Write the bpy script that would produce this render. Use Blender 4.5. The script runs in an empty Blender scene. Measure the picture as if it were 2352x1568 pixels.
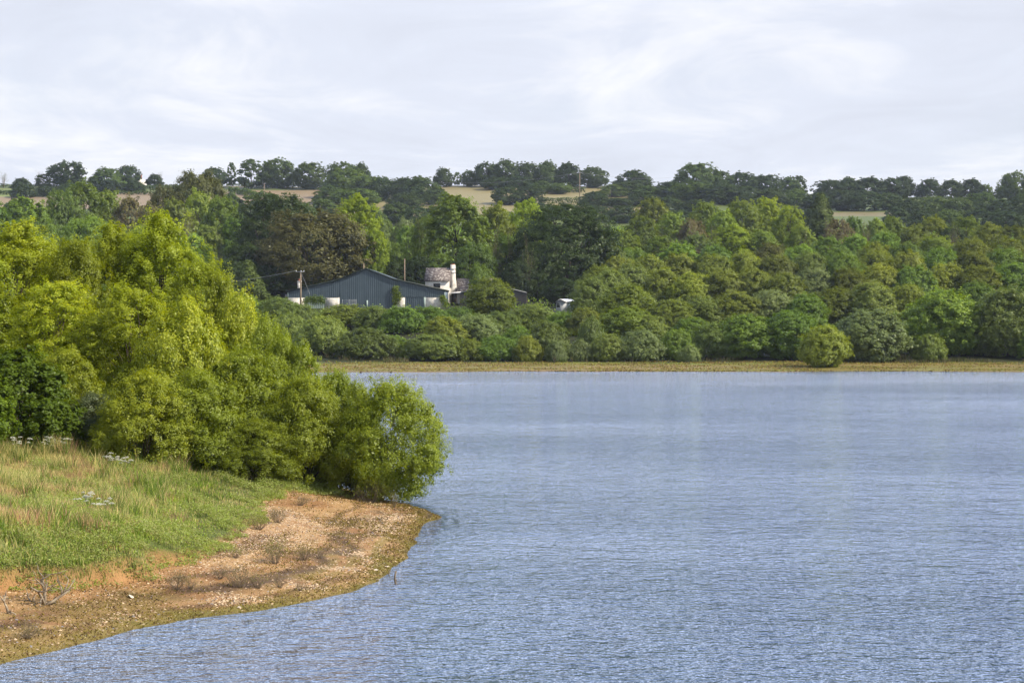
import bpy, math, random
import numpy as np
from math import radians, pi, sin, cos
sc = bpy.context.scene
COL = sc.collection
# ------------------------------------------------------------------ camera
CAMH = 9.0; FD = 4573.0; CX = 1176.0; HY = 715.0        # reading scale of the photograph (2352 wide)
cam = bpy.data.cameras.new("camera"); camo = bpy.data.objects.new("camera", cam); COL.objects.link(camo)
camo.location = (0, 0, CAMH); camo.rotation_euler = (radians(90), 0, 0)
cam.sensor_width = 36.0; cam.lens = 70.0; cam.shift_y = -69.0 / 2352.0
cam.clip_start = 0.5; cam.clip_end = 12000
sc.camera = camo
# ------------------------------------------------------------------ sky, sun, exposure
SUN_DIR = np.array([0.95, -0.30, 0.0]); SUN_EL = 41.0
SUN_AZ = math.atan2(SUN_DIR[0], SUN_DIR[1])             # clockwise from +Y
world = bpy.data.worlds.new("World"); sc.world = world; world.use_nodes = True
nt = world.node_tree; nt.nodes.clear(); N = nt.nodes.new; L = nt.links.new
out = N('ShaderNodeOutputWorld')
sky = N('ShaderNodeTexSky'); sky.sky_type = 'NISHITA'; sky.sun_disc = False
sky.sun_elevation = radians(SUN_EL); sky.sun_rotation = SUN_AZ; sky.air_density = 1.0; sky.dust_density = 0.6; sky.ozone_density = 1.6
bg1 = N('ShaderNodeBackground'); bg1.inputs['Strength'].default_value = 0.10
L(sky.outputs[0], bg1.inputs['Color'])
tc = N('ShaderNodeTexCoord'); sep = N('ShaderNodeSeparateXYZ'); L(tc.outputs['Generated'], sep.inputs[0])
def wm(op, a, b=None, clamp=False):
    n = N('ShaderNodeMath'); n.operation = op; n.use_clamp = clamp
    for i, v in enumerate((a, b)):
        if v is None: continue
        if isinstance(v, (int, float)): n.inputs[i].default_value = v
        else: L(v, n.inputs[i])
    return n.outputs[0]
den = wm('ADD', wm('MAXIMUM', sep.outputs['Z'], 0.0), 0.07)
u = wm('DIVIDE', sep.outputs['X'], den); v = wm('DIVIDE', sep.outputs['Y'], den)
cmb = N('ShaderNodeCombineXYZ'); L(u, cmb.inputs[0]); L(v, cmb.inputs[1])
mp = N('ShaderNodeMapping'); mp.inputs['Rotation'].default_value = (0, 0, radians(-14)); mp.inputs['Scale'].default_value = (0.95, 0.50, 1)
mp.inputs['Location'].default_value = (3.7, 1.3, 0)
L(cmb.outputs[0], mp.inputs[0])
nz = N('ShaderNodeTexNoise'); nz.inputs['Scale'].default_value = 1.0; nz.inputs['Detail'].default_value = 8; nz.inputs['Roughness'].default_value = 0.52
nz.inputs['Distortion'].default_value = 0.4
L(mp.outputs[0], nz.inputs['Vector'])
cr = N('ShaderNodeValToRGB'); e = cr.color_ramp.elements
e[0].position = 0.36; e[0].color = (0.61, 0.635, 0.72, 1); e[1].position = 0.64; e[1].color = (0.84, 0.84, 0.87, 1)
m_ = cr.color_ramp.elements.new(0.5); m_.color = (0.67, 0.70, 0.79, 1)
mp3 = N('ShaderNodeMapping'); mp3.inputs['Rotation'].default_value = (0, 0, radians(32)); mp3.inputs['Scale'].default_value = (1.5, 0.75, 1); L(cmb.outputs[0], mp3.inputs[0])
nz3 = N('ShaderNodeTexNoise'); nz3.inputs['Scale'].default_value = 1.0; nz3.inputs['Detail'].default_value = 6; nz3.inputs['Roughness'].default_value = 0.62; nz3.inputs['Distortion'].default_value = 1.2; L(mp3.outputs[0], nz3.inputs['Vector'])
L(wm('ADD', wm('MULTIPLY', nz.outputs['Fac'], 0.5), wm('MULTIPLY', nz3.outputs['Fac'], 0.52)), cr.inputs[0])
bg2 = N('ShaderNodeBackground')
def smooth_range(val, a, b_, lo, hi):
    n = N('ShaderNodeMapRange'); n.interpolation_type = 'SMOOTHSTEP'; L(val, n.inputs['Value'])
    for k_, x_ in zip(('From Min', 'From Max', 'To Min', 'To Max'), (a, b_, lo, hi)): n.inputs[k_].default_value = x_
    return n.outputs[0]
# added brightening of the sky in front, above the frame, to lift lake reflections
sky_boost = wm('MULTIPLY', wm('MULTIPLY', smooth_range(sep.outputs['Z'], 0.145, 0.30, 0, 1), smooth_range(sep.outputs['Z'], 0.75, 0.45, 0, 1)), smooth_range(sep.outputs['Y'], 0.1, 0.75, 0, 1))
L(wm('ADD', 1.0, wm('MULTIPLY', sky_boost, 5.2)), bg2.inputs['Strength'])
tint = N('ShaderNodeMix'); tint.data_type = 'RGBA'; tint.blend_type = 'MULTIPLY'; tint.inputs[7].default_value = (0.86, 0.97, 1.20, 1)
L(sky_boost, tint.inputs[0]); L(cr.outputs[0], tint.inputs[6]); L(tint.outputs[2], bg2.inputs['Color'])
# cover: nearly closed towards the horizon, broken higher up
cov = N('ShaderNodeMapRange'); cov.inputs['From Min'].default_value = 0.38; cov.inputs['From Max'].default_value = 0.66
cov.inputs['To Min'].default_value = 1.0; cov.inputs['To Max'].default_value = 0.12; L(sep.outputs['Z'], cov.inputs['Value'])
nz2 = N('ShaderNodeTexNoise'); nz2.inputs['Scale'].default_value = 0.9; nz2.inputs['Detail'].default_value = 5; L(mp.outputs[0], nz2.inputs['Vector'])
fac = wm('ADD', cov.outputs[0], wm('MULTIPLY', wm('SUBTRACT', nz2.outputs['Fac'], 0.5), 0.5), True)
fac = wm('MULTIPLY', fac, 0.94)
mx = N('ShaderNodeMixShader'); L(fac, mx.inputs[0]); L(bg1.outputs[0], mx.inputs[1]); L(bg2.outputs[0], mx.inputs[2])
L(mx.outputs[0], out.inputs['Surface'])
sun = bpy.data.lights.new("sun", 'SUN'); suno = bpy.data.objects.new("sun", sun); COL.objects.link(suno)
sun.energy = 5.0; sun.angle = radians(0.8); sun.color = (1.0, 0.91, 0.76)
h = np.array([sin(SUN_AZ) * cos(radians(SUN_EL)), cos(SUN_AZ) * cos(radians(SUN_EL)), sin(radians(SUN_EL))])
from mathutils import Vector
suno.rotation_euler = Vector(h).to_track_quat('Z', 'Y').to_euler()
sc.view_settings.view_transform = 'Standard'; sc.view_settings.look = 'None'; sc.view_settings.exposure = 0.30; sc.view_settings.gamma = 1.0
sc.render.engine = 'CYCLES'
sc.cycles.max_bounces = 6; sc.cycles.diffuse_bounces = 2; sc.cycles.glossy_bounces = 3; sc.cycles.transmission_bounces = 3
sc.cycles.transparent_max_bounces = 4; sc.cycles.volume_bounces = 0
sc.cycles.use_adaptive_sampling = True; sc.cycles.adaptive_threshold = 0.01
sc.cycles.use_denoising = True; sc.cycles.caustics_reflective = False; sc.cycles.caustics_refractive = False

# ------------------------------------------------------------------ helpers
def rng_(s): return np.random.default_rng(s)
def hash2(ix, iy, seed):
    n = (ix.astype(np.int64) * 374761393 + iy.astype(np.int64) * 668265263 + seed * 1442695041) & 0x7fffffff
    n = ((n ^ (n >> 13)) * 1274126177) & 0x7fffffff
    n = n ^ (n >> 16)
    return (n & 0xffff) / 65535.0
def vnoise(x, y, s, seed=0):
    x = np.asarray(x, float) / s; y = np.asarray(y, float) / s
    ix = np.floor(x); iy = np.floor(y); fx = x - ix; fy = y - iy
    fx = fx * fx * (3 - 2 * fx); fy = fy * fy * (3 - 2 * fy)
    a = hash2(ix, iy, seed); b = hash2(ix + 1, iy, seed); c = hash2(ix, iy + 1, seed); d = hash2(ix + 1, iy + 1, seed)
    return (a * (1 - fx) + b * fx) * (1 - fy) + (c * (1 - fx) + d * fx) * fy
def fnoise(x, y, s, seed=0, o=3):
    t = 0; w = 1; ws = 0
    for i in range(o):
        t = t + w * vnoise(x, y, s / 2 ** i, seed + i * 17); ws += w; w *= 0.5
    return t / ws
def sstep(a, b, x):
    t = np.clip((x - a) / (b - a), 0, 1); return t * t * (3 - 2 * t)
def wx(px, Y): return (px - CX) * Y / FD
def wz(py, Y): return CAMH + (HY - py) * Y / FD

def new_mesh(name, V, F, col=None, colname='col', smooth=False):
    """V (n,3); F (m,k) array or list of arrays"""
    me = bpy.data.meshes.new(name)
    V = np.asarray(V, np.float32)
    me.vertices.add(len(V)); me.vertices.foreach_set('co', V.ravel())
    Fs = F if isinstance(F, list) else [F]
    Fs = [np.asarray(f, np.int32) for f in Fs if len(f)]
    tot = sum(f.size for f in Fs); nf = sum(len(f) for f in Fs)
    me.loops.add(tot); me.polygons.add(nf)
    me.loops.foreach_set('vertex_index', np.concatenate([f.ravel() for f in Fs]))
    sizes = np.concatenate([np.full(len(f), f.shape[1], np.int32) for f in Fs])
    starts = np.concatenate([[0], np.cumsum(sizes)[:-1]]).astype(np.int32)
    me.polygons.foreach_set('loop_start', starts)
    if smooth: me.polygons.foreach_set('use_smooth', np.ones(nf, bool))
    if col is not None:
        col = np.asarray(col, np.float32)
        if col.ndim == 1:
            at = me.attributes.new(colname, 'FLOAT', 'POINT'); at.data.foreach_set('value', col)
        else:
            if col.shape[1] == 3: col = np.hstack([col, np.ones((len(col), 1), np.float32)])
            at = me.attributes.new(colname, 'FLOAT_COLOR', 'POINT'); at.data.foreach_set('color', col.ravel())
    me.update(calc_edges=True)
    return me
def link(name, me, mat=None, parent=None, loc=None):
    o = bpy.data.objects.new(name, me); COL.objects.link(o)
    if parent is not None: o.parent = parent
    if loc is not None: o.location = loc
    if mat is not None:
        if len(me.materials) == 0: me.materials.append(mat)
        elif me.materials[0] != mat:
            o.material_slots[0].link = 'OBJECT'; o.material_slots[0].material = mat
    return o
def empty(name, loc, rz=0.0):
    o = bpy.data.objects.new(name, None); COL.objects.link(o); o.location = loc; o.rotation_euler = (0, 0, rz); o.empty_display_size = 0.5
    return o
def tag(o, label=None, cat=None, group=None, kind=None):
    if label: o['label'] = label
    if cat: o['category'] = cat
    if group: o['group'] = group
    if kind: o['kind'] = kind
    return o
class MB:
    """collects boxes, prisms and tubes into one mesh"""
    def __init__(s): s.v = []; s.f = {}; s.n = 0
    def add(s, V, F):
        V = np.asarray(V, float); s.v.append(V)
        for f in F:
            s.f.setdefault(len(f), []).append([i + s.n for i in f])
        s.n += len(V)
    def box(s, x0, x1, y0, y1, z0, z1):
        s.add([(x0,y0,z0),(x1,y0,z0),(x1,y1,z0),(x0,y1,z0),(x0,y0,z1),(x1,y0,z1),(x1,y1,z1),(x0,y1,z1)],
              [(0,3,2,1),(4,5,6,7),(0,1,5,4),(1,2,6,5),(2,3,7,6),(3,0,4,7)])
    def prism(s, poly, d):   # poly: list of 3d points, d: extrusion vector
        n = len(poly); P = np.array(poly, float); Q = P + np.array(d, float)
        s.add(np.vstack([P, Q]), [tuple(range(n))[::-1], tuple(range(n, 2 * n))] + [(i, (i + 1) % n, (i + 1) % n + n, i + n) for i in range(n)])
    def tube(s, pts, rad, k=6, cap=True):
        pts = np.array(pts, float); n = len(pts)
        if np.isscalar(rad): rad = [rad] * n
        t = np.gradient(pts, axis=0); t /= (np.linalg.norm(t, axis=1)[:, None] + 1e-9)
        ref = np.array([0, 0, 1.0]) if abs(t[0, 2]) < 0.9 else np.array([1.0, 0, 0])
        V = []
        for i in range(n):
            a = np.cross(t[i], ref); a /= np.linalg.norm(a) + 1e-9; b = np.cross(a, t[i])
            for j in range(k):
                th = 2 * pi * j / k; V.append(pts[i] + rad[i] * (cos(th) * a + sin(th) * b))
        F = [(i * k + j, i * k + (j + 1) % k, (i + 1) * k + (j + 1) % k, (i + 1) * k + j) for i in range(n - 1) for j in range(k)]
        if cap: F += [tuple(range(k))[::-1], tuple(range((n - 1) * k, n * k))]
        s.add(V, F)
    def mesh(s, name, off=(0, 0, 0), smooth=False):
        V = np.vstack(s.v) - np.array(off, float)
        return new_mesh(name, V, [np.array(f) for f in s.f.values()], smooth=smooth)
    def obj(s, name, mat, parent=None, off=None, smooth=False):
        if off is None: off = tuple(parent.location) if parent is not None else (0, 0, 0)
        return link(name, s.mesh(name, off, smooth), mat, parent)

# ------------------------------------------------------------------ materials
def nmat(name):
    m = bpy.data.materials.new(name); m.use_nodes = True; t = m.node_tree; t.nodes.clear()
    o = t.nodes.new('ShaderNodeOutputMaterial'); return m, t, o
def mathn(t, op, a, b=None, clamp=False):
    n = t.nodes.new('ShaderNodeMath'); n.operation = op; n.use_clamp = clamp
    for i, v in enumerate((a, b)):
        if v is None: continue
        if isinstance(v, (int, float)): n.inputs[i].default_value = v
        else: t.links.new(v, n.inputs[i])
    return n.outputs[0]
def mixc(t, f, a, b):
    n = t.nodes.new('ShaderNodeMix'); n.data_type = 'RGBA'
    for i, v in ((0, f), (6, a), (7, b)):
        if isinstance(v, (int, float)): n.inputs[i].default_value = v
        elif isinstance(v, tuple): n.inputs[i].default_value = (*v, 1) if len(v) == 3 else v
        else: t.links.new(v, n.inputs[i])
    return n.outputs[2]
def noise(t, scale, detail=3, rough=0.5, vec=None, obj=True):
    n = t.nodes.new('ShaderNodeTexNoise'); n.inputs['Scale'].default_value = scale; n.inputs['Detail'].default_value = detail; n.inputs['Roughness'].default_value = rough
    if vec is None:
        c = t.nodes.new('ShaderNodeTexCoord'); vec = c.outputs['Object']
    t.links.new(vec, n.inputs['Vector']); return n.outputs['Fac']
def ramp(t, f, stops):
    n = t.nodes.new('ShaderNodeValToRGB'); e = n.color_ramp.elements
    while len(e) < len(stops): e.new(0.5)
    for i, (p, c) in enumerate(stops):
        e[i].position = p; e[i].color = (*c, 1) if len(c) == 3 else c
    t.links.new(f, n.inputs[0]); return n.outputs[0]
def bsdf(t, o, col, rough=0.9, spec=0.2, bump=None, bstr=0.3, bdist=0.05, metal=0.0):
    b = t.nodes.new('ShaderNodeBsdfPrincipled')
    if isinstance(col, tuple): b.inputs['Base Color'].default_value = (*col, 1)
    else: t.links.new(col, b.inputs['Base Color'])
    if isinstance(rough, (int, float)): b.inputs['Roughness'].default_value = rough
    else: t.links.new(rough, b.inputs['Roughness'])
    b.inputs['Specular IOR Level'].default_value = spec; b.inputs['Metallic'].default_value = metal
    if bump is not None:
        n = t.nodes.new('ShaderNodeBump'); n.inputs['Strength'].default_value = bstr; n.inputs['Distance'].default_value = bdist
        t.links.new(bump, n.inputs['Height']); t.links.new(n.outputs[0], b.inputs['Normal'])
    t.links.new(b.outputs[0], o.inputs['Surface']); return b
def leafmat(name, c1, c2, c3=None, trans=0.35, gloss=0.10, k=1.75):
    """c1..c2: leaf-to-leaf variation; c3: the colour of the youngest shoots; a slow hue drift from one bush to the next"""
    m, t, o = nmat(name)
    at = t.nodes.new('ShaderNodeAttribute'); at.attribute_name = 'tint'
    oi = t.nodes.new('ShaderNodeObjectInfo')
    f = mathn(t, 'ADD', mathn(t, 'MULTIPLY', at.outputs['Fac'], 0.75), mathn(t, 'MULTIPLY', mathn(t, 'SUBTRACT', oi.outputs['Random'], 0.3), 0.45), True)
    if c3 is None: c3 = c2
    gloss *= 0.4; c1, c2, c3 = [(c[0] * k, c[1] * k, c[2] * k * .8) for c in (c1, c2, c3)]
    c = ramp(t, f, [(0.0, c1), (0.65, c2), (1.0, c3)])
    hsv = t.nodes.new('ShaderNodeHueSaturation')
    r2 = mathn(t, 'FRACT', mathn(t, 'MULTIPLY', oi.outputs['Random'], 7.31))
    t.links.new(mathn(t, 'ADD', 0.489, mathn(t, 'MULTIPLY', r2, 0.013)), hsv.inputs['Hue'])
    r3 = mathn(t, 'FRACT', mathn(t, 'MULTIPLY', oi.outputs['Random'], 13.7))
    t.links.new(mathn(t, 'ADD', 0.86, mathn(t, 'MULTIPLY', r3, 0.28)), hsv.inputs['Value'])
    t.links.new(c, hsv.inputs['Color'])
    d = t.nodes.new('ShaderNodeBsdfDiffuse'); tr = t.nodes.new('ShaderNodeBsdfTranslucent'); g = t.nodes.new('ShaderNodeBsdfGlossy')
    g.inputs['Roughness'].default_value = 0.45; g.inputs['Color'].default_value = (0.8, 0.85, 0.8, 1)
    t.links.new(hsv.outputs[0], d.inputs['Color'])
    tcx = mixc(t, 1.0, hsv.outputs[0], hsv.outputs[0])
    hs2 = t.nodes.new('ShaderNodeHueSaturation'); hs2.inputs['Hue'].default_value = 0.485; hs2.inputs['Saturation'].default_value = 1.15; hs2.inputs['Value'].default_value = 1.5
    t.links.new(hsv.outputs[0], hs2.inputs['Color']); t.links.new(hs2.outputs[0], tr.inputs['Color'])
    m1 = t.nodes.new('ShaderNodeMixShader'); m1.inputs[0].default_value = trans; t.links.new(d.outputs[0], m1.inputs[1]); t.links.new(tr.outputs[0], m1.inputs[2])
    m2 = t.nodes.new('ShaderNodeMixShader'); m2.inputs[0].default_value = gloss; t.links.new(m1.outputs[0], m2.inputs[1]); t.links.new(g.outputs[0], m2.inputs[2])
    t.links.new(m2.outputs[0], o.inputs['Surface'])
    return m
def plain(name, c, rough=0.8, spec=0.2, nscale=3.0, var=0.35, c2=None, bs=0.2):
    m, t, o = nmat(name)
    n = noise(t, nscale, 5, 0.6)
    c2 = c2 or tuple(x * (1 - var) for x in c)
    col = ramp(t, n, [(0.3, c2), (0.65, c)])
    bsdf(t, o, col, rough, spec, n, bs, 0.02); return m

M = {}
M['birch'] = leafmat('leaf_birch', (0.090, 0.118, 0.011), (0.168, 0.200, 0.016), (0.35, 0.345, 0.03), 0.40, 0.06, 1.95)
M['bank_willow'] = leafmat('leaf_bank_willow', (0.080, 0.110, 0.012), (0.150, 0.185, 0.017), (0.31, 0.325, 0.03), 0.38, 0.07, 1.85)
M['hazel'] = leafmat('leaf_hazel', (0.05, 0.08, 0.008), (0.085, 0.13, 0.012), (0.15, 0.20, 0.025), 0.38, 0.04, 1.6)
M['osier'] = leafmat('leaf_osier', (0.05, 0.065, 0.032), (0.085, 0.105, 0.05), (0.14, 0.16, 0.08), 0.25, 0.1)
M['sallow'] = leafmat('leaf_sallow', (0.045, 0.066, 0.018), (0.085, 0.115, 0.028), (0.17, 0.20, 0.05), 0.3, 0.07, 2.35)
M['sallow_olive'] = leafmat('leaf_sallow_olive', (0.052, 0.068, 0.013), (0.10, 0.122, 0.02), (0.20, 0.215, 0.035), 0.32, 0.07, 2.35)
M['sallow_silver'] = leafmat('leaf_sallow_silver', (0.056, 0.078, 0.030), (0.098, 0.125, 0.048), (0.17, 0.195, 0.08), 0.28, 0.09, 2.35)
M['green'] = leafmat('leaf_green', (0.04, 0.068, 0.013), (0.075, 0.118, 0.02), (0.15, 0.20, 0.035), 0.32, 0.07, 2.35)
M['oak'] = leafmat('leaf_oak', (0.026, 0.046, 0.012), (0.05, 0.082, 0.018), (0.085, 0.125, 0.03), 0.28, 0.06, 1.0)
M['ash'] = leafmat('leaf_ash', (0.06, 0.092, 0.016), (0.11, 0.155, 0.025), (0.20, 0.25, 0.04), 0.36, 0.06)
M['lime'] = leafmat('leaf_lime', (0.10, 0.145, 0.016), (0.17, 0.235, 0.022), (0.27, 0.33, 0.035), 0.40, 0.05, 1.5)
M['copper'] = leafmat('leaf_copper', (0.048, 0.048, 0.018), (0.08, 0.078, 0.026), (0.13, 0.115, 0.04), 0.25, 0.06)
M['yellowish'] = leafmat('leaf_yellowish', (0.06, 0.078, 0.012), (0.105, 0.13, 0.018), (0.20, 0.215, 0.03), 0.36, 0.06)
M['spruce'] = leafmat('leaf_spruce', (0.04, 0.058, 0.018), (0.065, 0.088, 0.025), (0.09, 0.12, 0.035), 0.12, 0.06)
M['hill'] = leafmat('leaf_hill', (0.026, 0.046, 0.014), (0.048, 0.078, 0.022), (0.085, 0.12, 0.03), 0.25, 0.05, 1.3)
M['hill_green'] = leafmat('leaf_hill_green', (0.042, 0.07, 0.016), (0.075, 0.118, 0.025), (0.13, 0.18, 0.035), 0.28, 0.05, 1.45)
M['dry_twig'] = plain('dry_twig', (0.26, 0.20, 0.13), c2=(0.13, 0.10, 0.07))
M['brown_leaf'] = leafmat('leaf_brown', (0.07, 0.062, 0.032), (0.105, 0.095, 0.045), (0.11, 0.12, 0.04), 0.2, 0.04)
M['bark'] = plain('bark', (0.11, 0.085, 0.06), c2=(0.05, 0.04, 0.03), nscale=9)
M['bark_pale'] = plain('bark_pale', (0.25, 0.21, 0.15), c2=(0.12, 0.10, 0.07), nscale=9)
M['dead_wood'] = plain('dead_wood', (0.42, 0.35, 0.25), c2=(0.16, 0.12, 0.09), nscale=7)

# ------------------------------------------------------------------ terrain
PROF = np.array([(-400,-3.5),(-60,-2.5),(-12,-0.9),(0,0.0),(34,0.80),(48,1.9),(84,5.8),(128,9.6),(165,11.5),(255,16.5),(405,27),(605,47),(755,64.5),(905,84.6),(955,84.0),(1200,60),(2600,35),(6000,30)])
def shoreY(X):
    X = np.asarray(X, float)
    return 296 - X * 0.028 + 2.2 * np.sin(X / 23.0) + 1.5 * np.sin(X / 9.0 + 1) + (fnoise(X, X * 0, 5, 8, 3) - .5) * 4
def tz(X, Y):
    X = np.asarray(X, float); Y = np.asarray(Y, float)
    t = Y - shoreY(X)
    z = np.interp(t, PROF[:, 0], PROF[:, 1])
    s = X / np.maximum(Y, 1) * FD + CX
    k = 1 - 0.085 * sstep(1350, 2000, s) * sstep(500, 900, t) + 0.012 * sstep(700, 300, s) * sstep(500, 900, t)
    z = z * k
    z = z + (fnoise(X, Y, 60, 5) - 0.5) * 1.2 * sstep(60, 300, t) + (fnoise(X, Y, 6, 9) - 0.5) * 0.10 * sstep(0, 8, t)
    return z
def fields(X, Y, z):
    """0 rough pasture, 1 dry straw, 2 mown green, 3 tan"""
    px = X / Y * FD + CX; py = HY - (z - CAMH) / Y * FD
    return px, py
gm, t_, o_ = nmat('ground')
at = t_.nodes.new('ShaderNodeAttribute'); at.attribute_name = 'col'
n1 = noise(t_, 0.35, 6, 0.65); n2 = noise(t_, 3.0, 4, 0.6)
mulf = mathn(t_, 'ADD', 0.62, mathn(t_, 'ADD', mathn(t_, 'MULTIPLY', n1, 0.45), mathn(t_, 'MULTIPLY', n2, 0.32)))
vm = t_.nodes.new('ShaderNodeVectorMath'); vm.operation = 'SCALE'; t_.links.new(at.outputs['Color'], vm.inputs[0]); t_.links.new(mulf, vm.inputs['Scale'])
bsdf(t_, o_, vm.outputs[0], 0.95, 0.1, n2, 0.5, 0.1)
def grid_mesh(name, xs, ys, zf, cf, smooth=True):
    X, Y = np.meshgrid(xs, ys); Z = zf(X, Y)
    V = np.stack([X.ravel(), Y.ravel(), Z.ravel()], 1)
    nx, ny = len(xs), len(ys); i = np.arange(nx * ny).reshape(ny, nx)
    F = np.stack([i[:-1, :-1].ravel(), i[:-1, 1:].ravel(), i[1:, 1:].ravel(), i[1:, :-1].ravel()], 1)
    return new_mesh(name, V, F, cf(V[:, 0], V[:, 1], V[:, 2]), smooth=smooth)
def lerp3(a, b, f): return a * (1 - f[:, None]) + b * f[:, None]
def tcol(X, Y, Z):
    n = len(X); t = Y - shoreY(X)
    px, py = X / np.maximum(Y, 1) * FD + CX, HY - (Z - CAMH) / np.maximum(Y, 1) * FD
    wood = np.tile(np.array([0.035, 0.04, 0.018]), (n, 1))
    g = fnoise(X, Y * 2.2, 7, 31, 4); g2 = fnoise(X, Y * 3, 30, 77, 2)
    beach = lerp3(np.tile(np.array([0.165, 0.145, 0.033]), (n, 1)), np.tile(np.array([0.20, 0.145, 0.05]), (n, 1)), sstep(0.42, 0.62, g))
    green = np.tile(np.array([0.16, 0.18, 0.035]), (n, 1))
    beach = lerp3(beach, green, sstep(0.5, 0.7, g2 + 0.35 * sstep(18, 32, t) - .12))
    beach = lerp3(beach, np.tile(np.array([0.16, 0.10, 0.055]), (n, 1)), sstep(6, 1.0, t) * 0.55)
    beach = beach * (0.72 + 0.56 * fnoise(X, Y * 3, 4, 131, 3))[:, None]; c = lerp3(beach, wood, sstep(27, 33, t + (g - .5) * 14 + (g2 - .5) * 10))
    mud = np.tile(np.array([0.09, 0.07, 0.045]), (n, 1)); c = lerp3(mud, c, sstep(-0.5, 0.3, t))
    past = np.tile(np.array([0.10, 0.13, 0.035]), (n, 1)); c = lerp3(c, past, sstep(430, 520, t))
    straw = np.array([0.235, 0.20, 0.095]); mown = np.array([0.16, 0.19, 0.06]); pink = np.array([0.24, 0.18, 0.11])
    far = (Y > 850)
    def patch(x0, x1, y0, y1, cc, f=1.0):
        k = far & (px > x0) & (px < x1) & (py > y0) & (py < y1); c[k] = c[k] * (1 - f) + cc * f
    patch(-400, 520, 300, 433, mown * 0.8); patch(-400, 520, 433, 446, mown * 1.05); patch(-400, 200, 446, 452, mown * 1.2)
    patch(-400, 700, 452, 480, pink); patch(240, 360, 440, 470, pink); patch(520, 745, 424, 432, straw * 0.9); patch(520, 745, 437, 475, pink)
    patch(745, 1500, 300, 436, straw * 0.95); patch(745, 1480, 436, 500, straw * 1.0); patch(1480, 1800, 300, 470, mown)
    patch(1880, 2060, 487, 497, straw * 0.75)
    return np.clip(c, 0.01, 1)
xs = np.concatenate([np.arange(-2400, -420, 60), np.arange(-420, 421, 4.0), np.arange(480, 2460, 60)])
ys = np.concatenate([[-300, -100, 50, 150, 230, 260, 280], np.arange(286, 345, 1.2), np.arange(345, 560, 4), np.arange(560, 860, 8), np.arange(860, 1300, 3.5), np.arange(1300, 3000, 80)])
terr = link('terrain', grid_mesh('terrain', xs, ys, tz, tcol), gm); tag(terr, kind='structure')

# ------------------------------------------------------------------ near bank (spit)
def P(px, py, z=0.0):
    Y = (CAMH - z) * FD / (py - HY); return (wx(px, Y), Y)
shore = [(-120, -60), (-60, -20), (-40, 12), (-25, 34)] + [P(-60, 1540), P(0, 1525), P(120, 1500), P(300, 1446), (P(400, 1424)), P(480, 1415), P(600, 1400), P(700, 1381), P(800, 1358), P(860, 1335),
        P(910, 1300), P(940, 1272), P(952, 1245), P(958, 1222), P(975, 1204), P(1014, 1187), P(985, 1172), P(940, 1158), P(890, 1149),
        (-6.6, 98), (-10, 104), (-14.5, 112), (-24, 130), (-45, 152), (-90, 180), (-160, 190), (-260, 120)]
shore = np.array(shore)
grass_edge = [(-160, -60), (-80, -15), (-50, 16), (-32, 38)] + [P(-80, 1356, 0.8), P(0, 1348, 0.8), P(120, 1346, 0.8), P(230, 1332, 0.8), P(330, 1316, .8), P(420, 1290, 0.85), P(500, 1262, 0.85), P(560, 1226, 0.85), P(585, 1195, 0.8), P(590, 1172, 0.75),
        P(640, 1152, 0.5), P(720, 1147, 0.35), P(790, 1146, .3), (-9.0, 97.5), (-13, 104.5), (-17, 112), (-26, 128), (-46, 148), (-90, 175), (-160, 185), (-250, 110)]
grass_edge = np.array(grass_edge)
def sdist(poly, X, Y):
    X = np.asarray(X, float); Y = np.asarray(Y, float); d = np.full(X.shape, 1e9); ins = np.zeros(X.shape, bool)
    n = len(poly)
    for i in range(n):
        x0, y0 = poly[i]; x1, y1 = poly[(i + 1) % n]
        dx, dy = x1 - x0, y1 - y0; tt = np.clip(((X - x0) * dx + (Y - y0) * dy) / (dx * dx + dy * dy), 0, 1)
        d = np.minimum(d, np.hypot(X - x0 - tt * dx, Y - y0 - tt * dy))
        c = ((y0 > Y) != (y1 > Y)) & (X < (x1 - x0) * (Y - y0) / (y1 - y0 + 1e-12) + x0); ins ^= c
    return np.where(ins, d, -d)
def wig(X, Y): return (fnoise(X, Y, 2.5, 3, 3) - 0.5)
def bank_fields(X, Y):
    w = wig(X, Y)
    d = sdist(shore, X, Y) + w * 0.55
    g = sdist(grass_edge, X, Y) + (fnoise(X, Y, 1.6, 13, 3) - 0.5) * 1.6
    return d, g
def bz_from(X, Y, d, g):
    z = np.where(d < 0, d * 0.16, 0.14 * np.minimum(d, 6.2) + 0.02 * np.maximum(d - 6.2, 0).clip(0, 6))
    leftm = sstep(-9.8, -12.5, X) * sstep(72, 64, Y)
    z = z + sstep(0.0, 0.45, g) * (0.10 + 0.48 * leftm) + np.clip(g, 0, 13) * 0.125
    z = z + np.clip(g - 13, 0, 60) * 0.01
    bump = (fnoise(X, Y, 3.5, 21, 3) - 0.5) * 0.22 * sstep(0, 2, d) + (fnoise(X, Y, 0.6, 23, 3) - 0.5) * 0.09 * sstep(-0.3, 0.8, d)
    return np.maximum(z + bump, -3.2)
def bz(X, Y):
    X = np.asarray(X, float); Y = np.asarray(Y, float); d, g = bank_fields(X, Y); return bz_from(X, Y, d, g)
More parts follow.
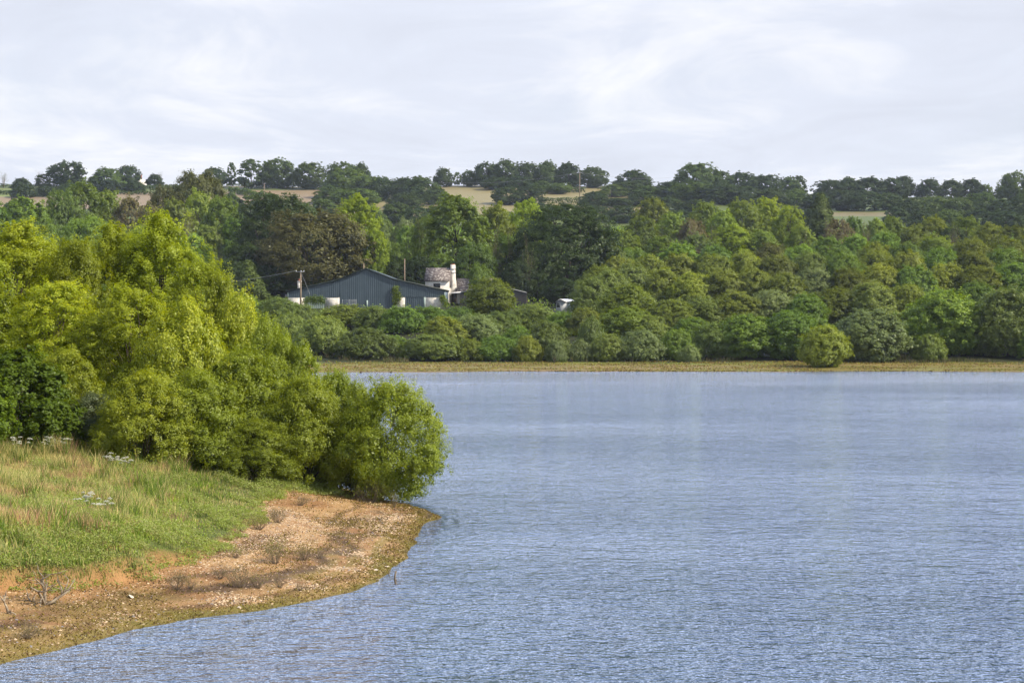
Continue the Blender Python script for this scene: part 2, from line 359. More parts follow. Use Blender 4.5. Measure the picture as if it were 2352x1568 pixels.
def bcol(X, Y, Z):
    d, g = bank_fields(X, Y); n = len(X)
    A = lambda *c: np.tile(np.array(c), (n, 1))
    n1 = fnoise(X, Y, 1.2, 41, 4); n2 = fnoise(X, Y, 3.0, 51, 3); n3 = fnoise(X, Y, 0.35, 61, 2)
    c = lerp3(A(0.31, 0.165, 0.068), A(0.44, 0.27, 0.12), sstep(0.35, 0.65, n1 * .6 + n3 * .4))
    n4 = fnoise(d * 1.3, (Y - X) * .13, 0.75, 163, 3); c = lerp3(c, A(0.15, 0.09, 0.05), sstep(0.52, 0.64, n2 * .3 + n4 * .7) * sstep(0.3, 1.2, d) * 0.75); c = lerp3(c, A(0.20, 0.17, 0.045), sstep(.47, .38, n4) * sstep(4.5, 2.5, d) * .6)           # damp dark soil and litter
    strip = np.exp(-((d - 2.6 - (n2 - .5) * 2) / 0.55) ** 2); c = lerp3(c, A(0.085, 0.055, 0.035), np.clip(strip * sstep(0.35, 0.5, n1), 0, 1) * .85)
    moss = sstep(1.2, 0.3, d + (n1 - .5) * 2.4); c = lerp3(c, A(0.19, 0.16, 0.035), np.clip(moss, 0, 1) * 0.9)
    moss2 = sstep(0.52, 0.62, n2 + (n3 - .5) * .3) * sstep(5, 2, d); c = lerp3(c, A(0.27, 0.19, 0.06), moss2 * 0.6)
    c = lerp3(c, A(0.07, 0.05, 0.025), sstep(0.15, -0.2, d))
    cliff = sstep(-1.1, -0.2, g) * sstep(0.5, 0.1, g) * sstep(-9.5, -12, X) * sstep(74, 66, Y); c = lerp3(c, A(0.42, 0.23, 0.10), cliff * 0.8)
    c = lerp3(c, A(0.10, 0.12, 0.03), sstep(0.1, 0.6, g))
    return np.clip(c, 0.01, 1)
bm_, t_, o_ = nmat('bank_soil')
at = t_.nodes.new('ShaderNodeAttribute'); at.attribute_name = 'col'
n1 = noise(t_, 2.5, 6, 0.7); n2 = noise(t_, 14.0, 4, 0.7)
mulf = mathn(t_, 'ADD', 0.40, mathn(t_, 'ADD', mathn(t_, 'MULTIPLY', n1, 0.5), mathn(t_, 'MULTIPLY', n2, 0.75)))
vm = t_.nodes.new('ShaderNodeVectorMath'); vm.operation = 'SCALE'; t_.links.new(at.outputs['Color'], vm.inputs[0]); t_.links.new(mulf, vm.inputs['Scale'])
bsdf(t_, o_, vm.outputs[0], 0.95, 0.12, n2, 1.0, 0.08)
xs = np.concatenate([np.arange(-60, -27, 1.0), np.arange(-27, -1, 0.13), [0, 1, 2]]); ys = np.concatenate([np.arange(20, 46, 1.0), np.arange(46, 100, 0.16), np.arange(100, 175, 0.8)])
bank = link('shore_bank', grid_mesh('shore_bank', xs, ys, bz, bcol), bm_); tag(bank, kind='structure')

# ------------------------------------------------------------------ water
wm_, t_, o_ = nmat('lake_water')
tcn = t_.nodes.new('ShaderNodeTexCoord')
def wmap(sx, sy, rot):
    n = t_.nodes.new('ShaderNodeMapping'); n.inputs['Scale'].default_value = (sx, sy, 1); n.inputs['Rotation'].default_value = (0, 0, radians(rot)); t_.links.new(tcn.outputs['Object'], n.inputs[0]); return n.outputs[0]
na = noise(t_, 1.0, 3, 0.6, wmap(1.8, 2.4, 8)); nb = noise(t_, 1.0, 2, 0.5, wmap(4.0, 5.5, -12)); nc = noise(t_, 1.0, 2, 0.5, wmap(0.45, 0.7, 20))
nd = noise(t_, 1.0, 3, 0.6, wmap(0.34, 0.15, 6)); gust = noise(t_, 1.0, 3, 0.55, wmap(0.012, 0.03, 10))
hgt = mathn(t_, 'ADD', mathn(t_, 'ADD', mathn(t_, 'MULTIPLY', na, 0.34), mathn(t_, 'MULTIPLY', nb, 0.10)), mathn(t_, 'ADD', mathn(t_, 'MULTIPLY', nc, 0.40), mathn(t_, 'MULTIPLY', nd, 0.8)))
gs = mathn(t_, 'MAXIMUM', 0.5, mathn(t_, 'ADD', 0.0, mathn(t_, 'MULTIPLY', gust, 1.9))); hgt = mathn(t_, 'MULTIPLY', hgt, gs)
b = t_.nodes.new('ShaderNodeBsdfPrincipled'); b.inputs['Base Color'].default_value = (0.05, 0.085, 0.15, 1); b.inputs['Roughness'].default_value = 0.05
b.inputs['IOR'].default_value = 1.333
bp = t_.nodes.new('ShaderNodeBump'); bp.inputs['Strength'].default_value = 1.0; bp.inputs['Distance'].default_value = 0.75; bp.inputs['Filter Width'].default_value = 0.02
t_.links.new(hgt, bp.inputs['Height']); t_.links.new(bp.outputs[0], b.inputs['Normal']); t_.links.new(b.outputs[0], o_.inputs['Surface'])
W = MB(); W.add([(-2300, -280, 0), (2300, -280, 0), (2300, 330, 0), (-2300, 330, 0)], [(0, 1, 2, 3)])
wo = W.obj('water', wm_); tag(wo, kind='structure')

# ------------------------------------------------------------------ foliage
def unit(v): return v / (np.linalg.norm(v, axis=1)[:, None] + 1e-9)
def leaf_mesh(name, Pn, Nn, size, tint, asp=0.62, rng=None):
    """rhombic leaves: points, normals, half length"""
    n = len(Pn); r = rng.normal(size=(n, 3)); a = unit(np.cross(Nn, r)); b = np.cross(Nn, a)
    s = size[:, None]; fold = Nn * s * 0.18
    V = np.stack([Pn - a * s, Pn + b * s * asp + fold, Pn + a * s, Pn - b * s * asp + fold], 1).reshape(-1, 3)
    F = np.arange(4 * n, dtype=np.int32).reshape(n, 4)
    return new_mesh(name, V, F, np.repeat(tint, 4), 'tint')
def envelope(kind, z):
    if kind == 'dome': return np.sqrt(np.clip(1 - (z * 0.98) ** 2.2, 0, 1)) * (0.80 + 0.20 * sstep(0, .25, z))
    if kind == 'mush': return np.where(z < .3, 0.55 + 1.3 * z, np.sqrt(np.clip(1 - ((z - .3) / .72) ** 2, 0, 1)) * .97)
    if kind == 'lean': return np.where(z < .35, 0.42 + 1.55 * z, np.sqrt(np.clip(1 - ((z - .35) / .67) ** 2, 0, 1)) * .96)
    if kind == 'round': return np.sqrt(np.clip(1 - ((z - 0.52) / 0.5) ** 2, 0, 1)) * 1.0
    if kind == 'tall': return np.sqrt(np.clip(1 - (np.abs(z - 0.5) / 0.52) ** 2.4, 0, 1)) * (1.06 - 0.16 * z)
    if kind == 'cone': return np.clip(1.02 - z, 0, 1) ** 0.8
    if kind == 'flat': return np.where(z < .7, 0.35 + 0.65 * (z / .7), np.sqrt(np.clip(1 - ((z - .7) / .32) ** 2, 0, 1)))
    return np.ones_like(z)
PROTO = {}
def make_crown(name, kind, Wd, H, nl, ntuft, nleaf, ls, seed, z0=0.0, asym=0.0, lobe=(0.26, 0.42), spiky=0.0, ragged=1.0, core=0.12, stem=0.02, droop=0.0, asp=0.62, fill=0.45):
    rng = rng_(seed); R = Wd / 2
    cs = []; rs = []
    for i in range(nl):
        zf = z0 + (1 - z0) * ((i + rng.uniform()) / nl) ** 0.85
        lr = R * rng.uniform(*lobe) * (1.0 - 0.25 * zf)
        env = float(envelope(kind, np.array([(zf - z0) / (1 - z0)]))[0]) * R * rng.uniform(0.86, 1.08)
        dd = max(0, env - lr * 0.75) * (rng.uniform(0.5, 1) ** 0.5)
        a = i * 2.39996 + rng.uniform(-0.5, 0.5)
        zc = zf * H - lr * 0.75 if zf > 0.35 else zf * H + lr * 0.2
        cs.append((dd * cos(a) + asym * R * zf, dd * sin(a), max(zc, lr * 0.55 + z0 * H * .6))); rs.append(lr)
    cs = np.array(cs); rs = np.array(rs)
    w = rs ** 2; w = w / w.sum(); NT = ntuft
    li = rng.choice(nl, NT, p=w)
    d = rng.normal(size=(NT, 3)); d[:, 2] += 0.45; out_ = cs[li].copy(); out_[:, 2] = (out_[:, 2] - H * .45) * .6; d = unit(unit(d) + 0.55 * unit(out_))
    tr = rs[li] * rng.uniform(0.20, 0.38, NT)
    tp = cs[li] + d * (rs[li] * rng.uniform(0.62, 1.02, NT) * np.array([1, 1, .82])[None].repeat(NT, 0).T).T
    nf = int(NT * fill)
    if nf:
        fi = rng.choice(NT, nf, replace=False); zf = rng.uniform(0.0, 1, nf) ** 0.9; an = rng.uniform(0, 2 * pi, nf); ph = rng.uniform(0, 6.3, 6)
        bl = np.sin(an * 3 + ph[0] + zf * 5) * .09 + 0.09 * np.sin(an * 6 + ph[1] - zf * 9) * np.sin(zf * 13 + ph[4]) + 0.06 * np.sin(an * 2 + ph[2] + zf * 17); md = 0.86 + np.where(bl > 0, bl * .8, bl * 1.7) + .03 * rng.normal(size=nf)
        rr = envelope(kind, zf) * R * md; zt = z0 * H * .7 + (H - z0 * H * .7) * zf * (0.97 + 0.05 * np.sin(an * 3 + ph[3]))
        tp[fi] = np.stack([rr * np.cos(an) + asym * R * zf, rr * np.sin(an), zt], 1)
        ez = (envelope(kind, np.clip(zf + .03, 0, 1)) - envelope(kind, np.clip(zf - .03, 0, 1))) / .06 * R / H
        d[fi] = unit(np.stack([np.cos(an), np.sin(an), np.clip(-ez, -.5, 3)], 1)); tr[fi] = R * rng.uniform(.07, .13, nf)
    # outliers give the broken outline
    ol = rng.uniform(size=NT) < 0.10 * ragged; tp[ol] += d[ol] * (rs[li][ol] * rng.uniform(0.1, 0.45, ol.sum()))[:, None]; tr[ol] *= 0.6
    if spiky: tp[:, 2] += spiky * tr * rng.uniform(0, 2.2, NT) * (d[:, 2] > 0.2)
    keep = np.ones(NT, bool)
    for j in range(nl):  # thin what is buried
        q = (np.linalg.norm((tp - cs[j]) / np.array([1, 1, .85]), axis=1) < rs[j] * 0.72) & (rng.uniform(size=NT) < 0.7); keep &= ~q
    if nf: keep[fi] = True
    keep &= tp[:, 2] > 0.05
    tp, tr, d = tp[keep], tr[keep], d[keep]; NT = len(tp)
    k = max(4, int(nleaf / NT)); ti = np.repeat(np.arange(NT), k)
    o = rng.normal(size=(len(ti), 3)); o = unit(o) * (rng.uniform(size=(len(ti), 1)) ** 0.45)
    sc_ = np.ones((len(ti), 3)); sc_[:, 2] = 0.75 + spiky * 0.6
    pos = tp[ti] + o * tr[ti][:, None] * sc_
    if droop: pos[:, 2] -= droop * tr[ti] * rng.uniform(0, 1, len(ti)) ** 2 * 2
    nrm = unit(d[ti] * 0.95 + o * 0.45 + np.array([0, 0, 0.3]) + rng.normal(size=pos.shape) * 0.40)
    size = ls * rng.uniform(0.6, 1.25, len(ti)); tt = rng.uniform(0, 1, NT)
    hfac = np.clip(pos[:, 2] / H, 0, 1)
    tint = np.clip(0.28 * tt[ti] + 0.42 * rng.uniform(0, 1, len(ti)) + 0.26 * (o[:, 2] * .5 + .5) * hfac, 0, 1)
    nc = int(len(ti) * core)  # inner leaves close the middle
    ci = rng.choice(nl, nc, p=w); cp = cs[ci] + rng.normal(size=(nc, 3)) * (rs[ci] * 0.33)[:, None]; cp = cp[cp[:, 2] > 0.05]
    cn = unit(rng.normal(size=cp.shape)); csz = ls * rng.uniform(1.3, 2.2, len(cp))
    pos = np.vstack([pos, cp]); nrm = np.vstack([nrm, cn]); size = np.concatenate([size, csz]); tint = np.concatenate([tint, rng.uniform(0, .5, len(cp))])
    pos[:, 2] = np.maximum(pos[:, 2], 0.03)
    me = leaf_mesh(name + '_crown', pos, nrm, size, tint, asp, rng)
    # trunk and limbs
    mb = MB(); th = max(z0 * H, 0.12 * H); multi = z0 < 0.04
    if multi:
        base = [(rng.normal() * 0.05 * R, rng.normal() * 0.05 * R) for _ in range(nl)]
    else:
        mb.tube([(0, 0, -0.4), (0.01 * R, 0, th * .5), (asym * R * .1, 0.01, th), (asym * R * .3, 0.02 * R, H * 0.5), (asym * R * .6, 0.0, H * 0.82)], [stem * H * 1.35, stem * H * .95, stem * H * .8, stem * H * .45, stem * H * .12], 7)
    for j in range(nl):
        c = cs[j]
        if multi: s0 = np.array([base[j][0], base[j][1], -0.2]); r0 = stem * H * .55
        else:
            zz = min(c[2] * 0.62, H * .7); s0 = np.array([asym * R * .3 * zz / H, 0, max(th * .7, zz)]); r0 = stem * H * .42
        mid = (s0 + c) / 2 + rng.normal(size=3) * R * 0.05 + np.array([0, 0, (-.05 if multi else .04) * H])
        mb.tube([s0, s0 * .6 + mid * .4 + rng.normal(size=3) * .02 * R, mid, c], [r0, r0 * .8, r0 * .6, r0 * .25], 5)
        for q in range(3):
            dd = unit(rng.normal(size=(1, 3)) + np.array([[0, 0, .5]]))[0]
            mb.tube([mid * .4 + c * .6, c + dd * rs[j] * .5, c + dd * rs[j] * .95 + rng.normal(size=3) * rs[j] * .1], [r0 * .35, r0 * .2, r0 * .06], 4)
    tm = mb.mesh(name + '_trunk')
    e_ = np.percentile(pos, [1, 99], axis=0)
    PROTO.setdefault(name.split('#')[0], []).append(dict(crown=me, trunk=tm, W=(e_[1, 0] - e_[0, 0] + e_[1, 1] - e_[0, 1]) / 2, H=float(np.percentile(pos[:, 2], 99.6)), cx=float((e_[1, 0] + e_[0, 0]) / 2)))
def make_twiggy(name, Wd, H, seed, n=26, leafn=500, ls=0.1, lev=3, stem=0.012, spread=1.0):
    """bare or half-bare shrub: ascending stems that fork"""
    rng = rng_(seed); mb = MB(); tips = []
    def grow(p, d, l, r, lv):
        m = p + d * l * .5 + rng.normal(size=3) * l * .06; q = p + d * l + rng.normal(size=3) * l * .08
        mb.tube([p, m, q], [r, r * .8, r * .55], 4, False); tips.append(q)
        if lv > 0:
            for _ in range(rng.integers(2, 4)):
                dd = d + rng.normal(size=3) * .42 * spread; dd[2] += .15; dd /= np.linalg.norm(dd)
                grow(q, dd, l * rng.uniform(.5, .8), r * .5, lv - 1)
    for i in range(n):
        a = rng.uniform(0, 2 * pi); s = rng.uniform(.1, .75) * spread
        d = np.array([cos(a) * s * Wd / H, sin(a) * s * Wd / H, 1.0]); d /= np.linalg.norm(d)
        grow(np.array([cos(a), sin(a), 0]) * .03 * Wd - np.array([0, 0, .05]), d, H * rng.uniform(.3, .5), H * stem, lev)
    tm = mb.mesh(name + '_stems'); V = np.vstack(mb.v)
    tips = np.array(tips); k = rng.integers(0, len(tips), leafn); pos = tips[k] + rng.normal(size=(leafn, 3)) * .05 * H
    me = leaf_mesh(name + '_leaves', pos, unit(rng.normal(size=pos.shape)), ls * rng.uniform(.6, 1.2, leafn), rng.uniform(size=leafn), .5, rng)
    PROTO.setdefault(name, []).append(dict(crown=me, trunk=tm, W=float(np.ptp(V[:, 0])), H=float(V[:, 2].max()), cx=0.0))

for i in range(4): make_crown('birch', 'tall', 5.6, 12, 34, 2100, 80000, 0.052, 100 + i, 0.04, lobe=(0.26, 0.46), spiky=0.7, ragged=1.8, core=.10, stem=.008, fill=.15)
for i in range(4): make_crown('bankbush', 'dome', 6.0, 5.5, 26, 1600, 60000, 0.052, 120 + i, 0.0, lobe=(0.24, 0.40), spiky=0.6, ragged=1.8, core=.10, stem=.008, asp=.5, fill=.12)
make_crown('hazel', 'dome', 6.0, 6.0, 30, 1300, 40000, 0.07, 131, 0.0, lobe=(0.22, 0.36), spiky=0.3, ragged=2.0, core=.10, asp=.8, fill=.15)
make_crown('overhang', 'lean', 6.0, 5.6, 28, 2000, 64000, 0.052, 133, 0.05, lobe=(0.22, 0.36), spiky=0.6, ragged=1.8, core=.08, stem=.008, asp=.5, fill=.22)
for i in range(5): make_crown('sallow', 'dome', 8, 5.6, 22, 1100, 27000, 0.115, 200 + i, 0.0, lobe=(0.30, 0.46), spiky=0.9, ragged=2.2, core=.07, stem=.008, fill=.22)
for i in range(4): make_crown('sallowtree', 'mush', 9, 8.5, 26, 1300, 32000, 0.13, 220 + i, 0.0, lobe=(0.30, 0.46), spiky=0.5, ragged=1.5, core=.08, stem=.008, fill=.3)
for i in range(3): make_crown('oak', 'round', 19, 18, 50, 1500, 42000, 0.20, 240 + i, 0.03, lobe=(0.18, 0.32), spiky=0.0, ragged=1.3, core=.14, stem=.014, fill=.4)
for i in range(4): make_crown('ash', 'tall', 11, 17, 44, 1200, 27000, 0.19, 260 + i, 0.05, lobe=(0.22, 0.36), spiky=0.5, ragged=1.8, core=.08, stem=.009, fill=.2)
make_crown('copper', 'round', 19, 18, 56, 1700, 46000, 0.20, 281, 0.0, lobe=(0.16, 0.28), ragged=1.5, core=.14, droop=.35, stem=.014, fill=.45)
make_crown('spruce', 'cone', 9, 15, 60, 1300, 22000, 0.18, 285, 0.04, lobe=(0.20, 0.30), ragged=1.6, core=.12, droop=.7, stem=.010, fill=.4)
for i in range(5): make_crown('hilloak', 'dome' if i % 2 else 'round', 16, 13, 20, 620, 13000, 0.34, 300 + i, 0.05, lobe=(0.26, 0.42), ragged=1.6, core=.10, stem=.016, fill=.3)
for i in range(2): make_crown('hilltall', 'tall', 10, 15, 18, 420, 7000, 0.32, 320 + i, 0.08, lobe=(0.26, 0.42), ragged=2.0, core=.1, stem=.014, fill=.22)
make_crown('windblown', 'flat', 18, 14, 22, 600, 12000, 0.34, 331, 0.18, asym=.45, lobe=(0.22, 0.34), ragged=1.5, core=.12, stem=.025, fill=.22)
make_crown('roundbush', 'lean', 8, 6.6, 26, 1300, 32000, 0.115, 231, 0.03, lobe=(0.28, 0.42), spiky=0.7, ragged=1.6, core=.08, stem=.008, fill=.3)
make_twiggy('baretwig', 5, 8, 350, 14, 160, .2, 3, .015)
make_twiggy('baretwig', 5, 8, 351, 12, 200, .2, 3, .014)
make_twiggy('deadshrub', 1.3, .8, 360, 40, 450, .022, 3, .010)
make_twiggy('deadshrub', 1.3, .8, 361, 34, 200, .022, 3, .012)
make_twiggy('deadshrub', 1.3, .8, 362, 44, 600, .024, 3, .009)
make_twiggy('tangle', 2.6, 1.5, 365, 34, 200, .04, 3, .007, 1.3)

PLACED = []   # (px, look, row, object, group)
def place(proto, px, ytop, wpx, Y, mat, look, row, name, cat, group, seed=None, ground=None, barkm=None, depth=None, minh=1.5, label=None, zrot=None):
    s = int(px * 7 + ytop * 13 + Y) if seed is None else seed
    r = random.Random(s); lst = PROTO[proto]; p = lst[r.randrange(len(lst))]
    X = wx(px, Y); zg = float((ground or tz)(X, Y)); H = max(wz(ytop, Y) - zg, minh); Wd = wpx * Y / FD
    sx = Wd / p['W']; sz = H / p['H']
    dsy = depth if depth else max(min(sx, 1.6), .5 * (sx + sz)) if proto not in ('windblown',) else sx
    o = empty(name, (X, Y, zg)); o.scale = (sx, dsy, sz)
    o.rotation_euler = (0, 0, (0 if proto in ('windblown', 'overhang') else r.uniform(0, 2 * pi)) if zrot is None else zrot)
    if proto not in ('windblown',): m_s = (sx + dsy) / 2; o.scale = (m_s if abs(sx - dsy) < .01 else sx, dsy, sz)
    if proto not in ('windblown', 'overhang'): o.scale = (sx, sx, sz)
    link('crown', p['crown'], M[mat], o); link('trunk' if proto not in ('sallow', 'deadshrub', 'tangle', 'baretwig', 'bankbush') else 'stems', p['trunk'], M[barkm or 'bark'], o)
    tag(o, label, cat, group)
    if label is None: PLACED.append((px, look, row, o))
    return o

# --- near trees on the bank -------------------------------------------------
NB = 'birches and willows crowding the near bank'
near = [  # proto, px, ytop, w, Y, mat, label
 ('birch', 40, 505, 250, 112, 'birch', 'tall yellow-green birch at the picture edge above the dark hazel'),
 ('birch', 175, 545, 190, 110, 'birch', 'yellow-green birch filling the dip before the two tall crowns'),
 ('birch', 262, 508, 200, 114, 'birch', 'yellow-green birch with a feathery top, beside the tallest birch'),
 ('birch', 372, 484, 230, 113, 'birch', 'tallest birch on the near bank, with a pointed yellow-green top'),
 ('birch', -80, 520, 250, 108, 'birch', 'yellow-green birch cut by the picture edge'),
 ('birch', 460, 590, 190, 108, 'birch', 'yellow-green birch on the slope down from the tallest birch'),
 ('birch', 130, 640, 230, 102, 'birch', 'olive birch standing between the hazel and the tall birches'),
 ('birch', 300, 650, 230, 101, 'birch', 'olive birch with dark gaps right below the tallest birch'),
 ('birch', 100, 548, 170, 116, 'birch', 'yellow-green birch standing back in the gap between crowns'),
 ('birch', 320, 530, 150, 117, 'birch', 'yellow-green birch standing back beside the tallest birch'),
 ('bankbush', 505, 628, 150, 107, 'birch', 'bright willow filling the slope between tallest birch and barn pole'),
 ('bankbush', 650, 768, 130, 100, 'bank_willow', 'green willow bridging the yellow bushes and the far beach'),
 ('bankbush', 150, 800, 200, 95, 'bank_willow', 'dark willow wedged between the hazel and the osier'),
 ('bankbush', 545, 672, 190, 105, 'bank_willow', 'bright yellow-green willow whose top hides the barn pole base'),
 ('bankbush', 610, 728, 150, 101, 'bank_willow', 'yellow-green willow with a ragged top below the barn'),
 ('bankbush', 420, 690, 250, 98, 'bank_willow', 'broad yellow-green willow in the middle of the thicket'),
 ('bankbush', 690, 792, 170, 100, 'bank_willow', 'green willow whose top touches the far beach'),
 ('bankbush', 775, 848, 170, 98, 'bank_willow', 'mid-green willow between the thicket and the overhanging bush'),
 ('bankbush', 560, 800, 260, 96, 'bank_willow', 'large green willow in front of the yellow birches'),
 ('bankbush', 700, 862, 230, 94, 'bank_willow', 'round green willow standing where the gravel meets the bushes'),
 ('bankbush', 450, 850, 240, 93, 'bank_willow', 'dark green willow above the purple-brown weeds'),
 ('bankbush', 330, 850, 220, 91, 'bank_willow', 'dark green willow behind the small patch of white umbels'),
 ('bankbush', 590, 960, 180, 92, 'bank_willow', 'low green willow bush at the grass corner'),
 ('bankbush', 215, 900, 150, 93, 'osier', 'grey-leaved osier in deep shade beside the hazel'),
 ('bankbush', 822, 878, 140, 95.5, 'bank_willow', 'green willow joined to the overhanging bush at the spit'),
 ('hazel', 40, 800, 280, 91, 'hazel', 'dark broad-leaved hazel in shade above the long grass'),
 ('hazel', -90, 790, 220, 88, 'hazel', 'broad-leaved hazel mostly outside the picture edge'),
]
for pr, px, yt, w, Y, mt, lb in near:
    yt += 10 if pr == 'birch' else 4
    place(pr, px, yt, w, Y, mt, '', '', {'birch': 'birch_tree', 'bankbush': 'willow_bush', 'hazel': 'hazel_bush'}[pr], 'tree' if pr == 'birch' else 'bush', NB, ground=bz, label=lb, barkm='bark')
ov = place('overhang', 898, 872, 236, 93.5, 'bank_willow', '', '', 'willow_bush', 'bush', NB, ground=bz, label='bright green willow leaning over the water at the tip of the spit')
tg = place('tangle', 852, 1092, 120, 90.9, 'bank_willow', '', '', 'twig_tangle', 'dead bush', None, ground=bz, label='tangle of bare brown stems under the overhanging willow', barkm='bark', minh=.8)

# --- far shore --------------------------------------------------------------
G1 = 'willow shrubs along the far shore'
S, T = 'sallow', 'sallowtree'
ROW1 = [(600,740,110,356,S,'sallow'),(660,720,100,352,S,'sallow'),(742,727,118,346,S,'sallow'),(840,754,118,340,S,'sallow'),(905,770,60,352,S,'green'),(990,768,132,337,S,'sallow'),(1078,779,66,336,S,'sallow_olive'),(1142,772,98,338,S,'green'),
 (1212,772,56,335,S,'sallow_olive'),(1256,739,100,340,S,'sallow'),(1278,783,46,333,S,'sallow_silver'),(1333,780,46,335,S,'sallow_silver'),(1357,728,60,342,S,'sallow'),(1396,767,72,335,S,'sallow'),
 (1472,759,100,336,S,'sallow_silver'),(1552,757,76,338,S,'green'),(1638,742,104,342,S,'sallow'),(1712,724,124,341,T,'green'),(1812,716,134,340,T,'green'),
 (1995,712,150,336,T,'sallow_silver'),(2136,768,70,335,S,'sallow'),(2166,668,168,345,T,'green'),(2310,664,140,341,T,'sallow'),(1912,745,110,345,T,'green'),(2070,740,90,352,T,'sallow'),(2240,745,80,350,T,'green'),(2380,745,80,336,S,'green')]
ROW2 = [(560,680,90,385,S,'green'),(640,684,110,385,S,'sallow'),(690,699,80,378,S,'sallow'),(790,700,118,382,S,'sallow_olive'),(860,704,90,376,S,'sallow'),(925,705,96,372,S,'green'),(985,705,100,376,S,'green'),(1020,728,90,358,S,'sallow_olive'),
 (1050,706,90,380,S,'green'),(1092,722,110,362,S,'sallow_silver'),(1150,716,90,368,S,'sallow'),(1222,699,104,378,S,'sallow'),(1290,716,70,372,S,'green'),(1345,708,80,370,S,'sallow_olive'),(740,742,70,360,S,'sallow'),(1190,750,70,352,S,'green')]
ROW3 = [(1356,640,88,395,T,'sallow'),(1400,622,90,402,T,'sallow'),(1440,655,118,378,T,'lime2'),(1440,706,116,358,T,'lime2'),(1540,690,110,372,T,'sallow_olive'),(1610,684,100,376,T,'sallow'),(1690,672,110,378,T,'sallow_olive'),
 (1770,668,110,380,T,'sallow_silver'),(1850,676,90,374,T,'green'),(1920,664,110,384,T,'sallow_olive'),(2000,650,110,382,T,'sallow'),(2085,655,100,386,T,'sallow_olive'),(2240,650,100,390,T,'green'),(1495,725,70,356,T,'sallow'),(1590,730,80,358,T,'green')]
ROW4 = [(1380,612,90,428,T,'sallow_olive'),(1450,606,90,430,T,'sallow'),(1520,618,90,418,T,'sallow_olive'),(1590,628,100,412,T,'sallow_olive'),(1660,622,100,412,T,'sallow_olive'),(1730,618,100,414,T,'sallow_olive'),(1800,630,100,408,T,'sallow_olive'),
 (1870,618,95,414,T,'sallow_silver'),(1945,618,100,412,T,'yellowish'),(2020,608,100,418,T,'sallow_olive'),(2095,612,100,416,T,'green'),(2170,606,100,420,T,'sallow_olive'),(2245,612,100,416,T,'yellowish'),(2325,606,110,420,T,'green')]
ROW5 = [(1420,592,90,455,T,'sallow_olive'),(1490,588,90,462,T,'sallow_olive'),(1560,584,95,466,T,'sallow_olive'),(1635,586,95,464,T,'sallow_olive'),(1710,582,95,468,T,'sallow_olive'),(1785,586,95,464,T,'sallow_olive'),(1860,582,95,466,T,'sallow'),
 (1935,584,95,464,T,'green'),(2010,576,95,470,T,'yellowish'),(2085,580,95,466,T,'sallow_olive'),(2160,572,100,470,T,'green'),(2235,578,100,466,T,'yellowish'),(2310,572,110,470,T,'green'),(2375,580,80,466,T,'sallow_olive')]
M['lime2'] = leafmat('leaf_fresh_willow', (0.075, 0.105, 0.018), (0.13, 0.17, 0.026), (0.21, 0.24, 0.045), 0.35, 0.07)
LOOK = {'sallow': 'grey-green', 'sallow_olive': 'olive', 'sallow_silver': 'silvery', 'green': 'dark green', 'lime2': 'fresh green', 'yellowish': 'yellow-olive', 'oak': 'dark round', 'ash': 'loose pale green', 'lime': 'bright lime-green',
        'copper': 'brownish', 'spruce': 'dark pointed', 'hill': 'dark', 'hill_green': 'green', 'brown_leaf': 'brown twiggy'}
for rows, rn in ((ROW1, 'edging the far beach'), (ROW2, 'in the second row up'), (ROW3, 'in the middle row uphill'), (ROW4, 'in the fourth row uphill'), (ROW5, 'in the topmost willow row')):
    for px, yt, w, Y, pr, mt in rows:
        w *= 1.12
        if rows is ROW1: Y -= 6
        place(pr, px, yt, w, Y, mt, LOOK[mt] + ' willow', rn, 'willow_shrub' if pr == S else 'willow_tree', 'shrub' if pr == S else 'tree', G1)
place('roundbush', 1893, 749, 112, 311, 'sallow_olive', '', '', 'willow_shrub', 'shrub', None, label='lone round olive bush standing out on the far beach')
place(S, 1585, 793, 50, 327, 'sallow_silver', '', '', 'willow_shrub', 'shrub', None, label='small pale spreading bush set forward on the far beach')
place('baretwig', 1273, 817, 20, 322, 'sallow_silver', '', '', 'willow_sapling', 'sapling', None, label='pale leafy sapling on the far beach below the caravan')
place('baretwig', 1314, 818, 16, 322, 'sallow_olive', '', '', 'willow_sapling', 'sapling', None, label='thin twiggy sapling on the far beach past the caravan')
place('baretwig', 1535, 826, 16, 322, 'lime', '', '', 'willow_sapling', 'sapling', None, label='tiny yellow-green sapling on the beach beside the pale bush', minh=.8)

